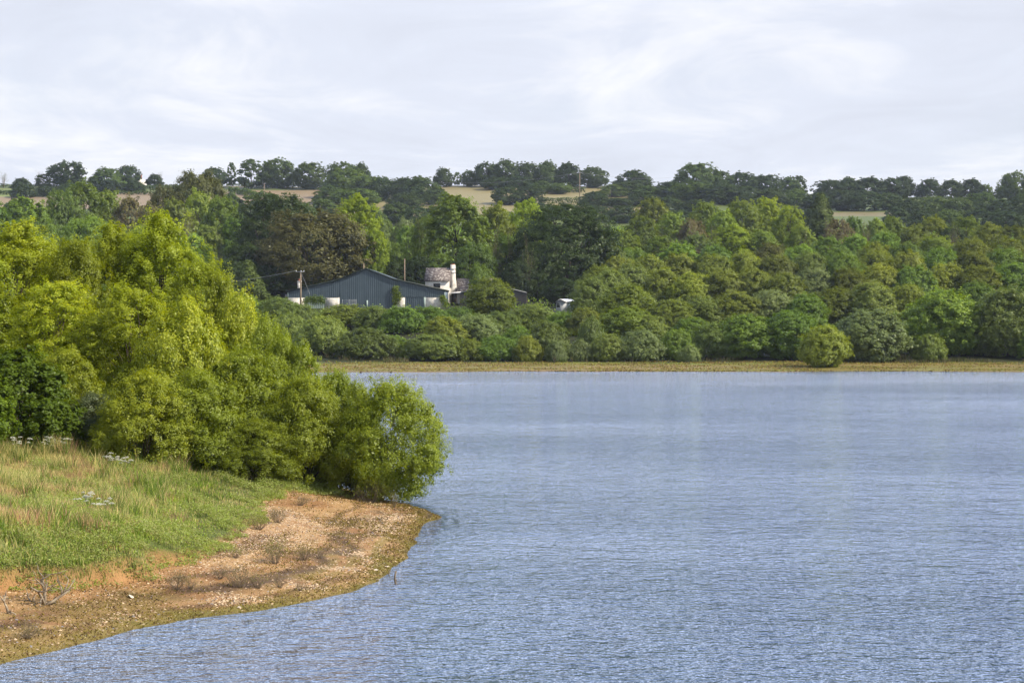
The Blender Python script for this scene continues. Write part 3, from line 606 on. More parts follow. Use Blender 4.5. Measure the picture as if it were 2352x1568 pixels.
# --- woodland behind --------------------------------------------------------
GM = 'woodland trees behind the farm'
HERO = [('copper', 722, 488, 236, 472, 'copper', 'big brownish round tree behind the barn, tallest beside its pole'),
 ('ash', 820, 452, 120, 490, 'lime', 'bright lime-green tree rising behind the brownish tree'),
 ('ash', 862, 530, 60, 470, 'lime', 'slim lime-green tree spilling down towards the barn ridge'),
 ('oak', 640, 448, 190, 500, 'oak', 'dark green oak behind the brownish tree'),
 ('oak', 1298, 474, 226, 470, 'oak', 'huge dark oak standing above the caravan'),
 ('ash', 1048, 450, 150, 480, 'ash', 'tall green tree above the cottage, with billowing crown'),
 ('ash', 1140, 470, 90, 490, 'yellowish', 'thin brown-green tree between the tall green tree and dark oak'),
 ('ash', 1205, 462, 90, 505, 'lime', 'yellow-green tree top peeping out beside the dark oak'),
 ('spruce', 1886, 448, 108, 620, 'spruce', 'dark pointed conifer rising out of the pale green wood'),
 ('spruce', 570, 600, 90, 440, 'spruce', 'dark layered conifer beside the brownish tree'),
 ('oak', 455, 396, 130, 620, 'copper2', 'dark olive flat-topped tree above the tallest birch'),
 ('oak', 372, 428, 70, 615, 'copper2', 'lower olive tree leaning out beside the flat-topped tree'),
 ('roundbush', 1124, 640, 106, 408, 'yellowish', 'round olive-yellow tree in front of the cottage shed')]
M['copper2'] = leafmat('leaf_dark_olive', (0.045, 0.052, 0.016), (0.08, 0.085, 0.022), (0.13, 0.125, 0.035), 0.25, 0.06)
LOOK['copper2'] = 'dark olive'
for pr, px, yt, w, Y, mt, lb in HERO:
    place(pr, px, yt, w * 1.05, Y, mt, '', '', {'spruce': 'conifer_tree', 'oak': 'oak_tree', 'copper': 'beech_tree', 'ash': 'ash_tree', 'roundbush': 'maple_tree'}[pr], 'tree', None, label=lb)
MID = [(-20,470,110,560,'ash','green'),(60,455,110,570,'ash','green'),(140,440,90,590,'oak','green'),(185,420,110,600,'ash','ash'),(250,440,80,610,'ash','ash'),(300,455,80,600,'ash','brown_leaf'),(345,470,70,580,'ash','brown_leaf'),
 (400,460,80,570,'ash','sallow_olive'),(455,440,80,580,'ash','ash'),(510,455,90,560,'ash','ash'),(480,520,90,520,'ash','sallow'),(540,500,80,520,'ash','green'),(560,560,90,480,'oak','oak'),(600,520,90,500,'oak','oak'),(440,540,90,500,'ash','green'),(330,520,90,530,'oak','green'),(80,500,120,520,'oak','green'),(200,500,120,530,'oak','green'),
 (530,600,80,455,'oak','oak'),(905,560,70,480,'oak','green'),(940,520,70,520,'ash','green'),(975,500,60,500,'ash','ash'),(905,600,70,470,'oak','oak'),(965,590,80,470,'oak','oak'),(1010,585,80,470,'oak','green'),(1090,560,90,465,'oak','green'),(1100,610,60,450,'sallowtree','green'),
 (1165,540,80,480,'ash','green'),(1190,600,70,455,'oak','oak'),(1240,560,90,460,'oak','oak'),(1380,520,90,490,'oak','oak'),(1400,560,80,470,'sallowtree','sallow'),(1180,650,60,464,'oak','oak'),(1290,640,80,440,'oak','oak'),(1225,470,60,520,'ash','ash'),
 (862,610,60,468,'ash','green'),(880,505,60,600,'sallowtree','sallow'),(930,505,60,600,'sallowtree','sallow_silver'),(620,610,110,468,'oak','oak'),(700,640,120,468,'oak','oak')]
MIDR = [(1430,530,80,560,'ash','ash'),(1470,500,80,600,'ash','ash'),(1500,458,90,640,'ash','sallow_olive'),(1545,490,80,610,'ash','ash'),(1590,505,70,600,'ash','brown_leaf'),(1620,465,80,640,'ash','ash'),(1660,485,70,610,'ash','ash'),(1705,462,90,640,'ash','ash'),
 (1762,456,90,650,'ash','lime'),(1815,476,80,630,'ash','lime'),(1680,520,110,560,'ash','lime'),(1600,540,90,555,'ash','sallow'),(1520,545,90,550,'ash','ash'),(1750,530,80,560,'ash','ash'),(1840,520,70,570,'ash','ash'),(1770,560,90,520,'sallowtree','copper2'),(1450,570,70,510,'oak','green'),(1560,560,90,510,'ash','green'),(1640,565,90,510,'sallowtree','green'),
 (1925,505,70,600,'ash','brown_leaf'),(1960,500,60,610,'ash','green'),(2010,505,60,600,'ash','ash'),(2050,498,60,610,'ash','ash'),(1900,545,80,540,'ash','green'),(1965,540,80,540,'ash','green'),(2030,535,80,545,'ash','green'),(2095,520,80,560,'ash','sallow_olive'),
 (2140,500,80,600,'ash','yellowish'),(2185,525,70,560,'oak','oak'),(2220,500,80,590,'ash','ash'),(2270,515,90,570,'ash','yellowish'),(2330,520,100,560,'ash','yellowish'),(2150,545,110,520,'sallowtree','ash'),(2230,550,110,515,'sallowtree','yellowish'),(2310,550,110,515,'sallowtree','yellowish'),(2375,530,80,540,'ash','sallow_olive'),
 (1840,565,90,505,'sallowtree','green'),(1930,570,80,500,'sallowtree','green'),(2010,560,90,505,'sallowtree','sallow_olive'),(2080,560,90,505,'sallowtree','green')]
for rows, rn in ((MID, 'behind the farm'), (MIDR, 'above the willows')):
    for px, yt, w, Y, pr, mt in rows:
        place(pr, px, yt, w * 1.12, Y, mt, LOOK[mt] + ' tree', rn, {'oak': 'oak_tree', 'ash': 'ash_tree', 'sallowtree': 'willow_tree'}[pr], 'tree', 'woodland trees behind the shore')
for px, yt, w, Y, pr, mt in [(2450,585,95,466,'sallowtree','green'),(2430,620,100,416,'sallowtree','sallow_olive'),(2460,660,110,384,'sallowtree','sallow'),(2450,700,130,352,'sallowtree','green'),(2540,600,110,440,'sallowtree','green'),(2550,670,130,380,'sallowtree','sallow_olive'),(2560,720,120,345,'sallowtree','green'),(2440,535,90,545,'ash','green'),(2520,530,90,550,'ash','ash'),(2620,640,140,400,'sallowtree','green'),(2620,560,110,520,'ash','green'),(2640,710,140,350,'sallowtree','sallow'),
    (470,640,120,392,'sallowtree','green'),(380,650,130,388,'sallowtree','sallow'),(290,650,130,390,'sallowtree','green'),(200,650,130,390,'sallowtree','sallow_olive'),(430,720,120,350,'sallow','green'),(330,725,120,350,'sallow','sallow'),(520,725,100,350,'sallow','green'),(230,720,120,350,'sallow','green'),(420,590,120,440,'oak','oak'),(320,600,120,440,'oak','green'),(210,600,120,440,'oak','oak'),(110,610,120,430,'oak','green'),(-90,470,120,560,'ash','green'),(-120,560,140,470,'oak','green')]:
    place(pr, px, yt, w * 1.15, Y, mt, LOOK[mt] + ' tree', 'behind the thicket' if px < 600 else 'past the far willows', {'oak': 'oak_tree', 'ash': 'ash_tree', 'sallowtree': 'willow_tree', 'sallow': 'willow_shrub'}[pr], 'tree', 'woodland trees behind the shore')
for px, yt, w, Y in [(285, 468, 50, 590), (325, 462, 55, 590), (1142, 500, 46, 475), (1175, 490, 40, 476), (1545, 520, 50, 545), (1592, 488, 40, 590), (1935, 490, 50, 590), (970, 486, 50, 498), (500, 520, 50, 505), (1905, 500, 34, 595), (1520, 505, 36, 560), (1640, 510, 36, 560), (1850, 505, 34, 560), (1990, 500, 36, 560), (2130, 512, 34, 540), (2190, 505, 36, 550), (2290, 520, 40, 540), (1210, 520, 40, 455), (430, 470, 40, 545)]:
    place('baretwig', px, yt, w, Y, 'sallow', 'half-bare grey-brown tree', 'in the wood', 'bare_tree', 'tree', 'half-bare trees in the wood', barkm='dry_twig')

# --- hill -------------------------------------------------------------------
GH = 'trees along the hilltop'
HL = [(50,409,44,1165,'hilloak','hill'),(100,400,40,1180,'hilltall','hill'),(178,402,34,1190,'hilloak','hill'),(245,386,78,1185,'hilloak','hill_green'),(294,380,58,1200,'hilloak','hill'),(355,400,38,1200,'hilloak','hill'),(492,385,60,1190,'hilloak','hill'),(532,374,22,1195,'hilltall','hill_green'),
 (577,367,64,1185,'hilltall','hill_green'),(638,364,84,1190,'hilloak','hill_green'),(710,374,74,1185,'hilloak','hill_green'),(785,372,74,1190,'hilloak','hill_green'),(828,375,50,1195,'hilloak','hill'),(1018,386,46,1190,'hilloak','hill'),(1050,396,20,1195,'hilltall','hill_green'),(1078,391,40,1190,'hilloak','hill'),
 (1118,373,64,1185,'hilloak','hill'),(1162,366,62,1185,'hilloak','hill'),(1210,373,66,1190,'hilloak','hill'),(1256,371,64,1190,'hilloak','hill_green'),(1306,374,66,1188,'hilloak','hill'),(1362,384,70,1190,'hilloak','hill'),(1455,391,82,1185,'hilloak','hill'),(1600,376,96,1160,'hilloak','hill_green'),(1648,392,80,1170,'hilloak','hill'),
 (1705,396,84,1180,'hilloak','hill'),(1760,402,76,1180,'hilloak','hill'),(1812,406,60,1180,'hilloak','hill_green'),(1836,404,36,1185,'hilltall','hill'),(1905,414,74,1180,'hilloak','hill'),(1950,408,72,1180,'hilloak','hill'),(2000,407,80,1180,'hilloak','hill'),(2050,410,60,1180,'hilloak','hill'),(2076,405,46,1182,'hilloak','hill'),
 (2105,424,22,1185,'hilltall','hill'),(2136,411,58,1182,'hilloak','hill'),(2186,413,60,1182,'hilloak','hill'),(2232,411,58,1182,'hilloak','hill'),(2264,424,34,1182,'hilloak','hill_green'),(2336,394,84,1165,'hilloak','hill_green'),(2296,432,30,1180,'hilltall','hill')]
for px, yt, w, Y, pr, mt in HL:
    place(pr, px, yt, w * 1.0, Y, mt, LOOK[mt] + (' oak' if pr == 'hilloak' else ' slim tree'), 'on the skyline', 'oak_tree' if pr == 'hilloak' else 'ash_tree', 'tree', GH)
place('windblown', 138, 371, 80, 1180, 'hill', '', '', 'oak_tree', 'tree', None, label='windblown oak on the skyline with its crown swept sideways')
place('baretwig', 8, 394, 22, 1185, 'hill_green', '', '', 'bare_tree', 'tree', None, label='bare pale tree on the skyline at the picture edge', barkm='dry_twig')
place('baretwig', 92, 392, 30, 1188, 'hill', '', '', 'bare_tree', 'tree', None, label='half-bare tree on the skyline beside the windblown oak', barkm='dry_twig')
place('baretwig', 418, 388, 44, 1195, 'hill', '', '', 'bare_tree', 'tree', None, label='bare tree top on the skyline behind the flat-topped olive tree', barkm='dry_twig')
place('baretwig', 366, 394, 24, 1200, 'hill', '', '', 'bare_tree', 'tree', None, label='stag-headed little tree on the skyline beside the red chimney', barkm='dry_twig')
HL2 = [(55,422,62,1120,'hilloak','hill'),(110,425,60,1130,'hilloak','hill'),(160,418,60,1150,'hilloak','hill'),(250,410,60,1150,'hilloak','hill'),(310,412,50,1150,'hilloak','hill'),(795,384,110,1120,'hilloak','hill_green'),(850,402,90,1110,'hilloak','hill_green'),(880,404,60,1100,'hilloak','hill'),(760,425,90,1080,'hilloak','hill_green'),(820,430,110,1060,'hilloak','hill_green'),
 (925,406,70,1090,'hilloak','hill'),(965,402,100,1085,'hilloak','hill'),(1000,424,60,1060,'hilloak','hill_green'),(930,440,90,1040,'hilloak','hill'),(1165,426,80,1060,'hilloak','hill'),(1215,424,70,1065,'hilloak','hill'),(1245,412,60,1150,'hilloak','hill_green'),(1285,418,60,1140,'hilloak','hill_green'),(1190,402,70,1160,'hilloak','hill'),(1140,405,70,1165,'hilloak','hill'),
 (1365,438,82,1040,'hilloak','hill'),(1405,420,70,1120,'hilloak','hill_green'),(1445,414,80,1130,'hilloak','hill'),(1490,424,80,1110,'hilloak','hill_green'),(1475,442,80,1050,'hilloak','hill'),(1540,414,90,1110,'hilloak','hill'),(1590,415,100,1090,'hilloak','hill_green'),(1650,420,110,1080,'hilloak','hill'),(1710,425,100,1080,'hilloak','hill'),(1770,430,90,1080,'hilloak','hill'),(1830,434,80,1080,'hilloak','hill_green'),
 (1880,440,80,1070,'hilloak','hill'),(1930,436,80,1070,'hilloak','hill'),(1985,434,90,1065,'hilloak','hill'),(2040,440,80,1070,'hilloak','hill'),(1420,452,70,1040,'hilloak','hill'),(1530,450,90,1020,'hilloak','hill'),(1600,455,90,1000,'hilloak','hill')]
HL3 = [(575,445,70,960,'hilltall','hill_green'),(625,452,80,940,'hilloak','hill_green'),(530,440,60,960,'hilloak','hill_green'),(690,462,70,930,'hilloak','hill_green'),(740,455,70,960,'hilloak','hill_green'),(850,470,80,900,'hilloak','hill_green'),(910,462,90,920,'hilloak','hill_green'),(960,470,80,900,'hilloak','hill'),(1010,470,80,900,'hilloak','hill_green'),
 (1240,462,80,960,'hilloak','hill'),(1300,464,80,950,'hilloak','hill'),(1370,468,80,940,'hilloak','hill'),(1430,470,80,930,'hilloak','hill'),(1490,478,80,900,'hilloak','hill'),(1860,478,70,900,'hilloak','hill'),
 (2090,455,80,960,'hilloak','hill'),(2060,470,60,930,'hilloak','hill'),(2145,448,80,980,'hilloak','hill_green'),(2200,452,80,960,'hilloak','hill_green'),(2255,440,80,1000,'hilloak','hill_green'),(2300,455,80,960,'hilloak','hill'),(2350,445,80,960,'hilloak','hill'),(2120,480,80,880,'hilloak','hill'),(2180,478,80,880,'hilloak','hill_green'),(2245,480,80,880,'hilloak','hill'),(2310,482,90,870,'hilloak','hill'),(2370,470,80,880,'hilloak','hill'),
 (780,475,80,900,'hilloak','hill'),(1150,480,80,900,'hilloak','hill_green'),(40,455,80,900,'hilloak','hill_green'),(1560,480,90,880,'hilloak','hill'),(1640,480,90,880,'hilloak','hill'),(1720,480,90,880,'hilloak','hill'),(1800,482,80,880,'hilloak','hill')]
for rows, rn in ((HL2, 'on the upper hillside'), (HL3, 'on the lower hillside')):
    for px, yt, w, Y, pr, mt in rows:
        place(pr, px, yt + 3, w * .95, Y, mt, LOOK[mt] + ' tree', rn, 'oak_tree', 'tree', 'trees over the hillside')

# --- unique labels ----------------------------------------------------------
MARKS = [(-500, 'picture edge', 'hazel'), (60, 'windblown oak', 'red chimney'), (324, 'red chimney', 'tallest birch'), (455, 'flattop', 'barn pole'), (690, 'barn pole', 'barn ridge'), (840, 'barn ridge', 'cottage'), (1010, 'cottage', 'caravan'),
         (1295, 'caravan', 'pale bush'), (1585, 'pale bush', 'lone bush'), (1893, 'lone bush', 'far edge'), (9999, '', '')]
ORD = ['first', 'second', 'third', 'fourth', 'fifth', 'sixth', 'seventh', 'eighth', 'ninth', 'tenth', 'eleventh', 'twelfth', 'thirteenth', 'fourteenth', 'fifteenth', 'sixteenth']
buckets = {}
for px, look, row, o in PLACED:
    for i in range(len(MARKS) - 1):
        if MARKS[i][0] <= px < MARKS[i + 1][0]: break
    buckets.setdefault((look, row, i), []).append((px, o))
for (look, row, i), lst in buckets.items():
    lst.sort(key=lambda q: q[0]); a, b = MARKS[i][1], MARKS[i][2]
    for k, (px, o) in enumerate(lst):
        o['label'] = f"{look} {row}, " + (f"between {a} and {b}" if len(lst) == 1 else f"{ORD[k]} from {a} towards {b}")

# ------------------------------------------------------------------ hedges on the hill (leafy bands)
def hedge(px0, px1, py0, py1, h, seed, label, dens=2.0, thick=2.2, ls=.42, mat='hill'):
    """follows the ground between two points of the hillside where the view rays meet it"""
    def hit(px, py):
        Ys = np.arange(850, 1205, 1.0); zs = tz(wx(px, Ys), Ys); pv = HY - (zs - CAMH) / Ys * FD
        k = np.argmin(np.abs(pv - py)); return wx(px, Ys[k]), Ys[k]
    a = hit(px0, py0); b = hit(px1, py1); rng = rng_(seed)
    Ld = math.hypot(b[0] - a[0], b[1] - a[1]); n = int(Ld * dens * h * 6); tt = rng.uniform(size=n)
    X = a[0] + (b[0] - a[0]) * tt; Y = a[1] + (b[1] - a[1]) * tt + rng.normal(size=n) * thick * .4
    hh = h * (0.75 + 0.5 * vnoise(tt * Ld, tt * 0, 7, seed)); Z = tz(X, Y) + rng.uniform(0, 1, n) ** .7 * hh
    base = np.array([a[0], a[1], float(tz(a[0], a[1]))])
    pos = np.stack([X, Y, Z], 1) - base; nr = unit(rng.normal(size=pos.shape) * .7 + np.array([.1, -.3, .5]))
    o = link('hedge', leaf_mesh('hedge', pos, nr, ls * rng.uniform(.6, 1.3, n), rng.uniform(size=n), .7, rng), M[mat], None, base); tag(o, label, 'hedge', 'field hedges on the hill')
hedge(-30, 470, 431, 432, 2.2, 1, 'long dark hedge just under the skyline beyond the tall birches')
hedge(-30, 170, 446, 450, 2.6, 2, 'lower dark hedge at the picture edge, above a strip of tan field')
hedge(255, 470, 438, 440, 2.8, 3, 'dark hedge between two fields below the red chimney')
hedge(250, 470, 446, 452, 2.0, 4, 'low ragged hedge on the tan field below the red chimney')
hedge(520, 745, 424, 424, 1.6, 5, 'thin straight hedge on the crest above the tan strips')
hedge(560, 745, 434, 433, 2.6, 6, 'darker hedge between the two tan strips')
hedge(525, 640, 440, 462, 3.4, 7, 'bulky hedge curving down beside the tan strip', mat='hill_green')
hedge(1255, 1345, 440, 443, 3.4, 8, 'short clipped hedge below the skyline pole')
hedge(1240, 1460, 467, 470, 3.0, 9, 'hedge along the lower side of the golden field strip')
hedge(2090, 2290, 462, 464, 2.2, 10, 'hedge bank under the skyline oaks with daylight below their crowns')

# ------------------------------------------------------------------ farm
m, t, o = nmat('barn_cladding'); n1 = noise(t, 0.6, 5, 0.6); mpn = t.nodes.new('ShaderNodeMapping'); tcn_ = t.nodes.new('ShaderNodeTexCoord'); mpn.inputs['Scale'].default_value = (2.2, 1, .12); t.links.new(tcn_.outputs['Object'], mpn.inputs[0]); n2 = noise(t, 1.0, 4, .6, mpn.outputs[0])
c = ramp(t, mathn(t, 'ADD', mathn(t, 'MULTIPLY', n1, .45), mathn(t, 'MULTIPLY', n2, .55)), [(0.3, (0.05, 0.075, 0.095)), (0.7, (0.085, 0.118, 0.145))]); bsdf(t, o, c, 0.45, 0.4); M['clad'] = m
m, t, o = nmat('translucent_sheet'); bsdf(t, o, ramp(t, noise(t, 2), [(0.3, (0.28, 0.36, 0.34)), (0.7, (0.38, 0.47, 0.44))]), 0.5, 0.3); M['sheet'] = m
M['trim'] = plain('dark_trim', (0.03, 0.045, 0.04), 0.5, .3)
M['white'] = plain('white_render', (0.86, 0.82, 0.76), 0.85, .1, 1.2, c2=(0.62, 0.57, 0.50))
M['blockwall'] = plain('block_wall', (0.86, 0.82, 0.74), 0.9, .1, 1.5, c2=(0.55, 0.50, 0.43))
M['metal'] = plain('galvanised', (0.42, 0.44, 0.46), 0.5, .4)
M['darkshed'] = plain('dark_sheeting', (0.075, 0.072, 0.075), 0.7, .2, 2.0)
M['polewood'] = plain('pole_wood', (0.34, 0.27, 0.19), 0.9, .1, 4.0, c2=(0.22, 0.17, 0.12))
m, t, o = nmat('slate_roof'); n1 = noise(t, 2.2, 7, 0.7)
bk = t.nodes.new('ShaderNodeTexBrick'); bk.inputs['Scale'].default_value = 1.0; bk.inputs['Brick Width'].default_value = .35; bk.inputs['Row Height'].default_value = .22; bk.inputs['Mortar Size'].default_value = .015
bk.inputs['Color1'].default_value = (0.13, 0.105, 0.10, 1); bk.inputs['Color2'].default_value = (0.20, 0.165, 0.155, 1); bk.inputs['Mortar'].default_value = (.05, .045, .045, 1)
tcx = t.nodes.new('ShaderNodeTexCoord'); t.links.new(tcx.outputs['Object'], bk.inputs['Vector'])
c = mixc(t, ramp(t, n1, [(0.5, (0, 0, 0)), (0.62, (1, 1, 1))]), bk.outputs['Color'], (0.46, 0.42, 0.38)); bsdf(t, o, c, 0.8, .2, n1, .3, .03); M['slate'] = m
M['slate2'] = m
m, t, o = nmat('dark_glass'); bsdf(t, o, (0.02, 0.025, 0.03), 0.08, .5); M['glass'] = m
M['frame'] = plain('window_frame', (0.06, 0.05, 0.045), .5)
M['terracotta'] = plain('terracotta', (0.35, 0.13, 0.07), .8)
M['redroof'] = plain('red_roof', (0.50, 0.12, 0.07), .7)
M['whiteroof'] = plain('white_roof', (0.8, 0.8, 0.82), .5, .3)
f4 = FD * 4096 / 2352
def q4(x4, Y): return (x4 - 2048) * Y / f4
def z4(y4, Y): return CAMH + (1245 - y4) * Y / f4
BY = 425.0
X = lambda a: q4(a, BY); Z = lambda a: z4(a, BY)
gz = float(tz(X(1465), BY)); barn = empty('barn', (X(1465), BY, gz - .3)); tag(barn, 'large blue-grey corrugated barn with a curved gable and white block base', 'barn')
roof_pts = [(1144, 1165.5), (1240, 1141), (1337, 1120.5), (1400, 1098), (1463, 1071.5), (1517, 1092), (1571, 1113), (1680, 1136), (1786, 1159)]
rx = np.array([X(a) for a, b in roof_pts]); rz = np.array([Z(b) for a, b in roof_pts])
def clad(x0, x1, zb, y, pitch=0.40, name='gable_cladding', mat='clad', ztop=None, parent=barn):
    n = max(2, int((x1 - x0) / (pitch / 4))); xs = np.linspace(x0, x1, n); ph = np.arange(n) % 4
    yo = y - np.where(ph < 1, 0.0, np.where(ph < 2, .055, np.where(ph < 3, .055, 0.0)))
    zt = np.interp(xs, rx, rz) - .06 if ztop is None else np.full(n, ztop)
    V = np.vstack([np.stack([xs, yo, np.full(n, zb)], 1), np.stack([xs, yo, zt], 1)]) - np.array(parent.location)
    i = np.arange(n - 1); F = np.stack([i, i + 1, i + 1 + n, i + n], 1); me = new_mesh(name, V, F); return link(name, me, M[mat], parent)
clad(X(1151), X(1360), Z(1189), BY); clad(X(1360), X(1573), Z(1232), BY); clad(X(1573), X(1780), Z(1188), BY)
mb = MB(); mb.prism([(rx[i], BY - .35, rz[i]) for i in range(9)] + [(rx[i], BY - .35, rz[i] - .28) for i in range(8, -1, -1)], (0, .28, 0)); mb.obj('verge_trim', M['trim'], barn)
mb = MB(); mb.prism([(rx[i], BY - .05, rz[i] + .03) for i in range(9)] + [(rx[i], BY - .05, rz[i] - .12) for i in range(8, -1, -1)], (0, 32, 0)); mb.obj('roof', M['trim'], barn)
for xx, nm in ((X(1151), 0), (X(1779), 1)):
    mb = MB(); mb.box(xx - .1, xx + .1, BY + .1, BY + 31, gz - .5, Z(1166)); mb.obj('side_wall', M['clad'], barn)
for a, b_ in ((1150, 1154), (1776, 1781)):
    mb = MB(); mb.box(X(a), X(b_), BY - .14, BY - .07, Z(1189), Z(1167)); mb.obj('corner_post', M['sheet'], barn)
for a, b_, top, bot in ((1151, 1218, 1189.5, 1240), (1302, 1360, 1189.5, 1245), (1702, 1779, 1188.5, 1245)):
    mb = MB(); mb.box(X(a), X(b_), BY + .02, BY + .25, Z(bot), Z(top)); mb.obj('block_wall', M['blockwall'], barn)
mb = MB(); mb.prism([(X(1574), BY + .02, Z(1245)), (X(1620), BY + .02, Z(1245)), (X(1620), BY + .02, Z(1188.5)), (X(1606), BY + .02, Z(1188.5)), (X(1588), BY + .02, Z(1204))], (0, .22, 0)); mb.obj('block_wall', M['blockwall'], barn)
clad(X(1219), X(1301), Z(1240), BY + .1, .4, 'translucent_panel', 'sheet', Z(1190))
clad(X(1621), X(1694), Z(1240), BY + .08, .4, 'door', 'clad', Z(1188)); mb = MB(); mb.box(X(1694), X(1702), BY - .02, BY + .1, Z(1240), Z(1187)); mb.obj('door_post', M['sheet'], barn)
mb = MB(); mb.box(X(1465), X(1472), BY - .12, BY - .06, Z(1235), Z(1201)); mb.obj('marker_post', M['sheet'], barn)
for a, b_, lb in ((1306, 1352, 'grey tubular field gate against the white block wall'), (1372, 1427, 'grey tubular field gate standing before the blue cladding')):
    g = empty('field_gate', (X(a), BY - 1.6, Z(1225))); tag(g, lb, 'gate', 'field gates before the barn'); YY = BY - 1.6
    mb = MB()
    for k in range(5): mb.tube([(X(a), YY, Z(1222) + k * .28 + .1), (X(b_), YY, Z(1222) + k * .28 + .1)], .035, 6)
    mb.obj('rails', M['metal'], g)
    mb = MB()
    for xx in (X(a), (X(a) + X(b_)) / 2, X(b_)): mb.tube([(xx, YY, Z(1225)), (xx, YY, Z(1222) + 1.35)], .04, 6)
    mb.obj('uprights', M['metal'], g)
def ivy(name, pts, r, n, base, label, seed, mat='ash'):
    rng = rng_(seed); k = rng.integers(0, len(pts), n); pts = np.array(pts); pos = pts[k] + rng.normal(size=(n, 3)) * np.array([r, r * .35, r * .8])
    nr = unit(rng.normal(size=pos.shape) * .7 + np.array([.2, -.7, .3])); o = link(name, leaf_mesh(name, pos - np.array(base), nr, .13 * rng.uniform(.6, 1.2, n), rng.uniform(size=n), .8, rng), M[mat], None, base); tag(o, label, 'climbing plant')
ivy('ivy', [(X(1583), BY - .35, Z(y)) for y in (1152, 1158)] + [(X(1582), BY - .35, Z(y)) for y in (1165, 1172, 1180, 1190, 1200, 1210)] + [(X(1592), BY - .35, Z(y)) for y in (1175, 1188, 1196)], .33, 1800, (X(1583), BY - .3, Z(1225)), 'column of green ivy climbing the blue barn wall', 5)
ivy('ivy', [(X(x), BY - .3, Z(y)) for x, y in ((1770, 1188), (1773, 1195), (1778, 1203), (1781, 1212), (1783, 1220))], .3, 900, (X(1778), BY - .3, Z(1230)), 'small patch of ivy at the white barn corner by the cottage', 6)
ivy('ivy', [(X(x), BY - 1.2, Z(y)) for x, y in ((1240, 1200), (1260, 1196), (1282, 1198), (1262, 1206), (1290, 1203), (1225, 1205))], .45, 1500, (X(1250), BY - 1, Z(1228)), 'leafy brambles in front of the pale green barn panel', 7, 'green')

# cottage: turned so that its chimney gable shows
HY_ = 446.0; th = radians(-6)
hx, hy = q4(1700, HY_), HY_; ex, ey = np.array([cos(th), sin(th)]), np.array([-sin(th), cos(th)])
zg = float(tz(hx, hy)); cot = empty('cottage', (hx, hy, zg)); tag(cot, 'whitewashed cottage with a lichen-spotted slate roof beside the barn', 'cottage')
cot.rotation_euler = (0, 0, th)
CW = 6.0 * .93; CD = 5.4
zev = z4(1122, HY_) - zg; zri = z4(1073, HY_) - zg
# local frame: x along the front to the right, y backwards; front from x0 to x1
x1 = (q4(1797, HY_) - hx) / cos(th); x0 = x1 - (q4(1797, HY_) - q4(1701, HY_)) / cos(th)
cx0, cx1 = x0, x1
def loc(mbx, name, mat, par=None): return mbx.obj(name, M[mat], par or cot, (0, 0, 0))
mb = MB(); mb.prism([(cx0, 0, -1), (cx0, 0, zev), (cx0, CD / 2, zri - .12), (cx0, CD, zev), (cx0, CD, -1)], (cx1 - cx0, 0, 0)); wall = loc(mb, 'wall', 'white')
mb = MB(); ov_ = .22; sl = (zri - zev) / (CD / 2)
mb.prism([(cx0 - ov_, -ov_, zev - ov_ * sl + .03), (cx0 - ov_, CD / 2, zri), (cx0 - ov_, CD + ov_, zev - ov_ * sl + .03), (cx0 - ov_, CD + ov_, zev - ov_ * sl + .19), (cx0 - ov_, CD / 2, zri + .17), (cx0 - ov_, -ov_, zev - ov_ * sl + .19)], (cx1 - cx0 + 1.4 * ov_, 0, 0)); roof = loc(mb, 'roof', 'slate')
def win(xa, xb, za, zb, y=-.0):
    mb = MB(); w = .07
    mb.box(xa - w, xb + w, y - .05, y - .005, zb, zb + w); mb.box(xa - w, xb + w, y - .05, y - .005, za - w, za); mb.box(xa - w, xa, y - .05, y - .005, za, zb); mb.box(xb, xb + w, y - .05, y - .005, za, zb); mb.box((xa + xb) / 2 - .04, (xa + xb) / 2 + .04, y - .045, y - .012, za, zb)
    f = loc(mb, 'window', 'frame'); mb = MB(); mb.box(xa, xb, y - .011, y - .004, za, zb); p = link('pane', mb.mesh('pane'), M['glass'], f)
win((q4(1735, HY_) - hx) / cos(th), (q4(1760, HY_) - hx) / cos(th), z4(1150, HY_) - zg, z4(1135, HY_) - zg)
win((q4(1725, HY_) - hx) / cos(th), (q4(1750, HY_) - hx) / cos(th), .9, 2.1)
# external chimney on the gable
cyc = CD / 2 + .2; mb = MB(); zt_ = z4(1058, HY_) - zg; zsh = z4(1110, HY_) - zg; zlo = z4(1145, HY_) - zg
mb.prism([(cx1 + .003, cyc - .75, -1), (cx1 + 1.35, cyc - .75, -1), (cx1 + 1.35, cyc - .75, zlo), (cx1 + 1.0, cyc - .75, zsh), (cx1 + .92, cyc - .75, zt_), (cx1 + .003, cyc - .75, zt_)], (0, 1.5, 0)); ch = loc(mb, 'chimney', 'blockwall')
for zz in (z4(1091, HY_) - zg, z4(1076, HY_) - zg):
    mb = MB(); mb.box(cx1 - .06, cx1 + 1.03, cyc - .81, cyc + .81, zz, zz + .10); link('band', mb.mesh('band'), M['slate'], ch)
mb = MB(); mb.box(cx1 + .1, cx1 + .8, cyc - .6, cyc + .6, zt_, zt_ + .22); link('chimney_pot', mb.mesh('chimney_pot'), M['terracotta'], ch)
mb = MB(); mb.prism([(cx1 + .004, .55, zlo - .3), (cx1 + .004, cyc - .76, zlo - .3), (cx1 + .004, cyc - .76, zri - .5), (cx1 + .004, .55, zev + .1)], (.06, 0, 0)); loc(mb, 'slate_hanging', 'slate2')
mb = MB(); mb.tube([((q4(1775, HY_) - hx) / cos(th), -.005, z4(1128, HY_) - zg), ((q4(1775, HY_) - hx) / cos(th), -.10, z4(1128, HY_) - zg)], .14, 10); loc(mb, 'alarm_box', 'white')
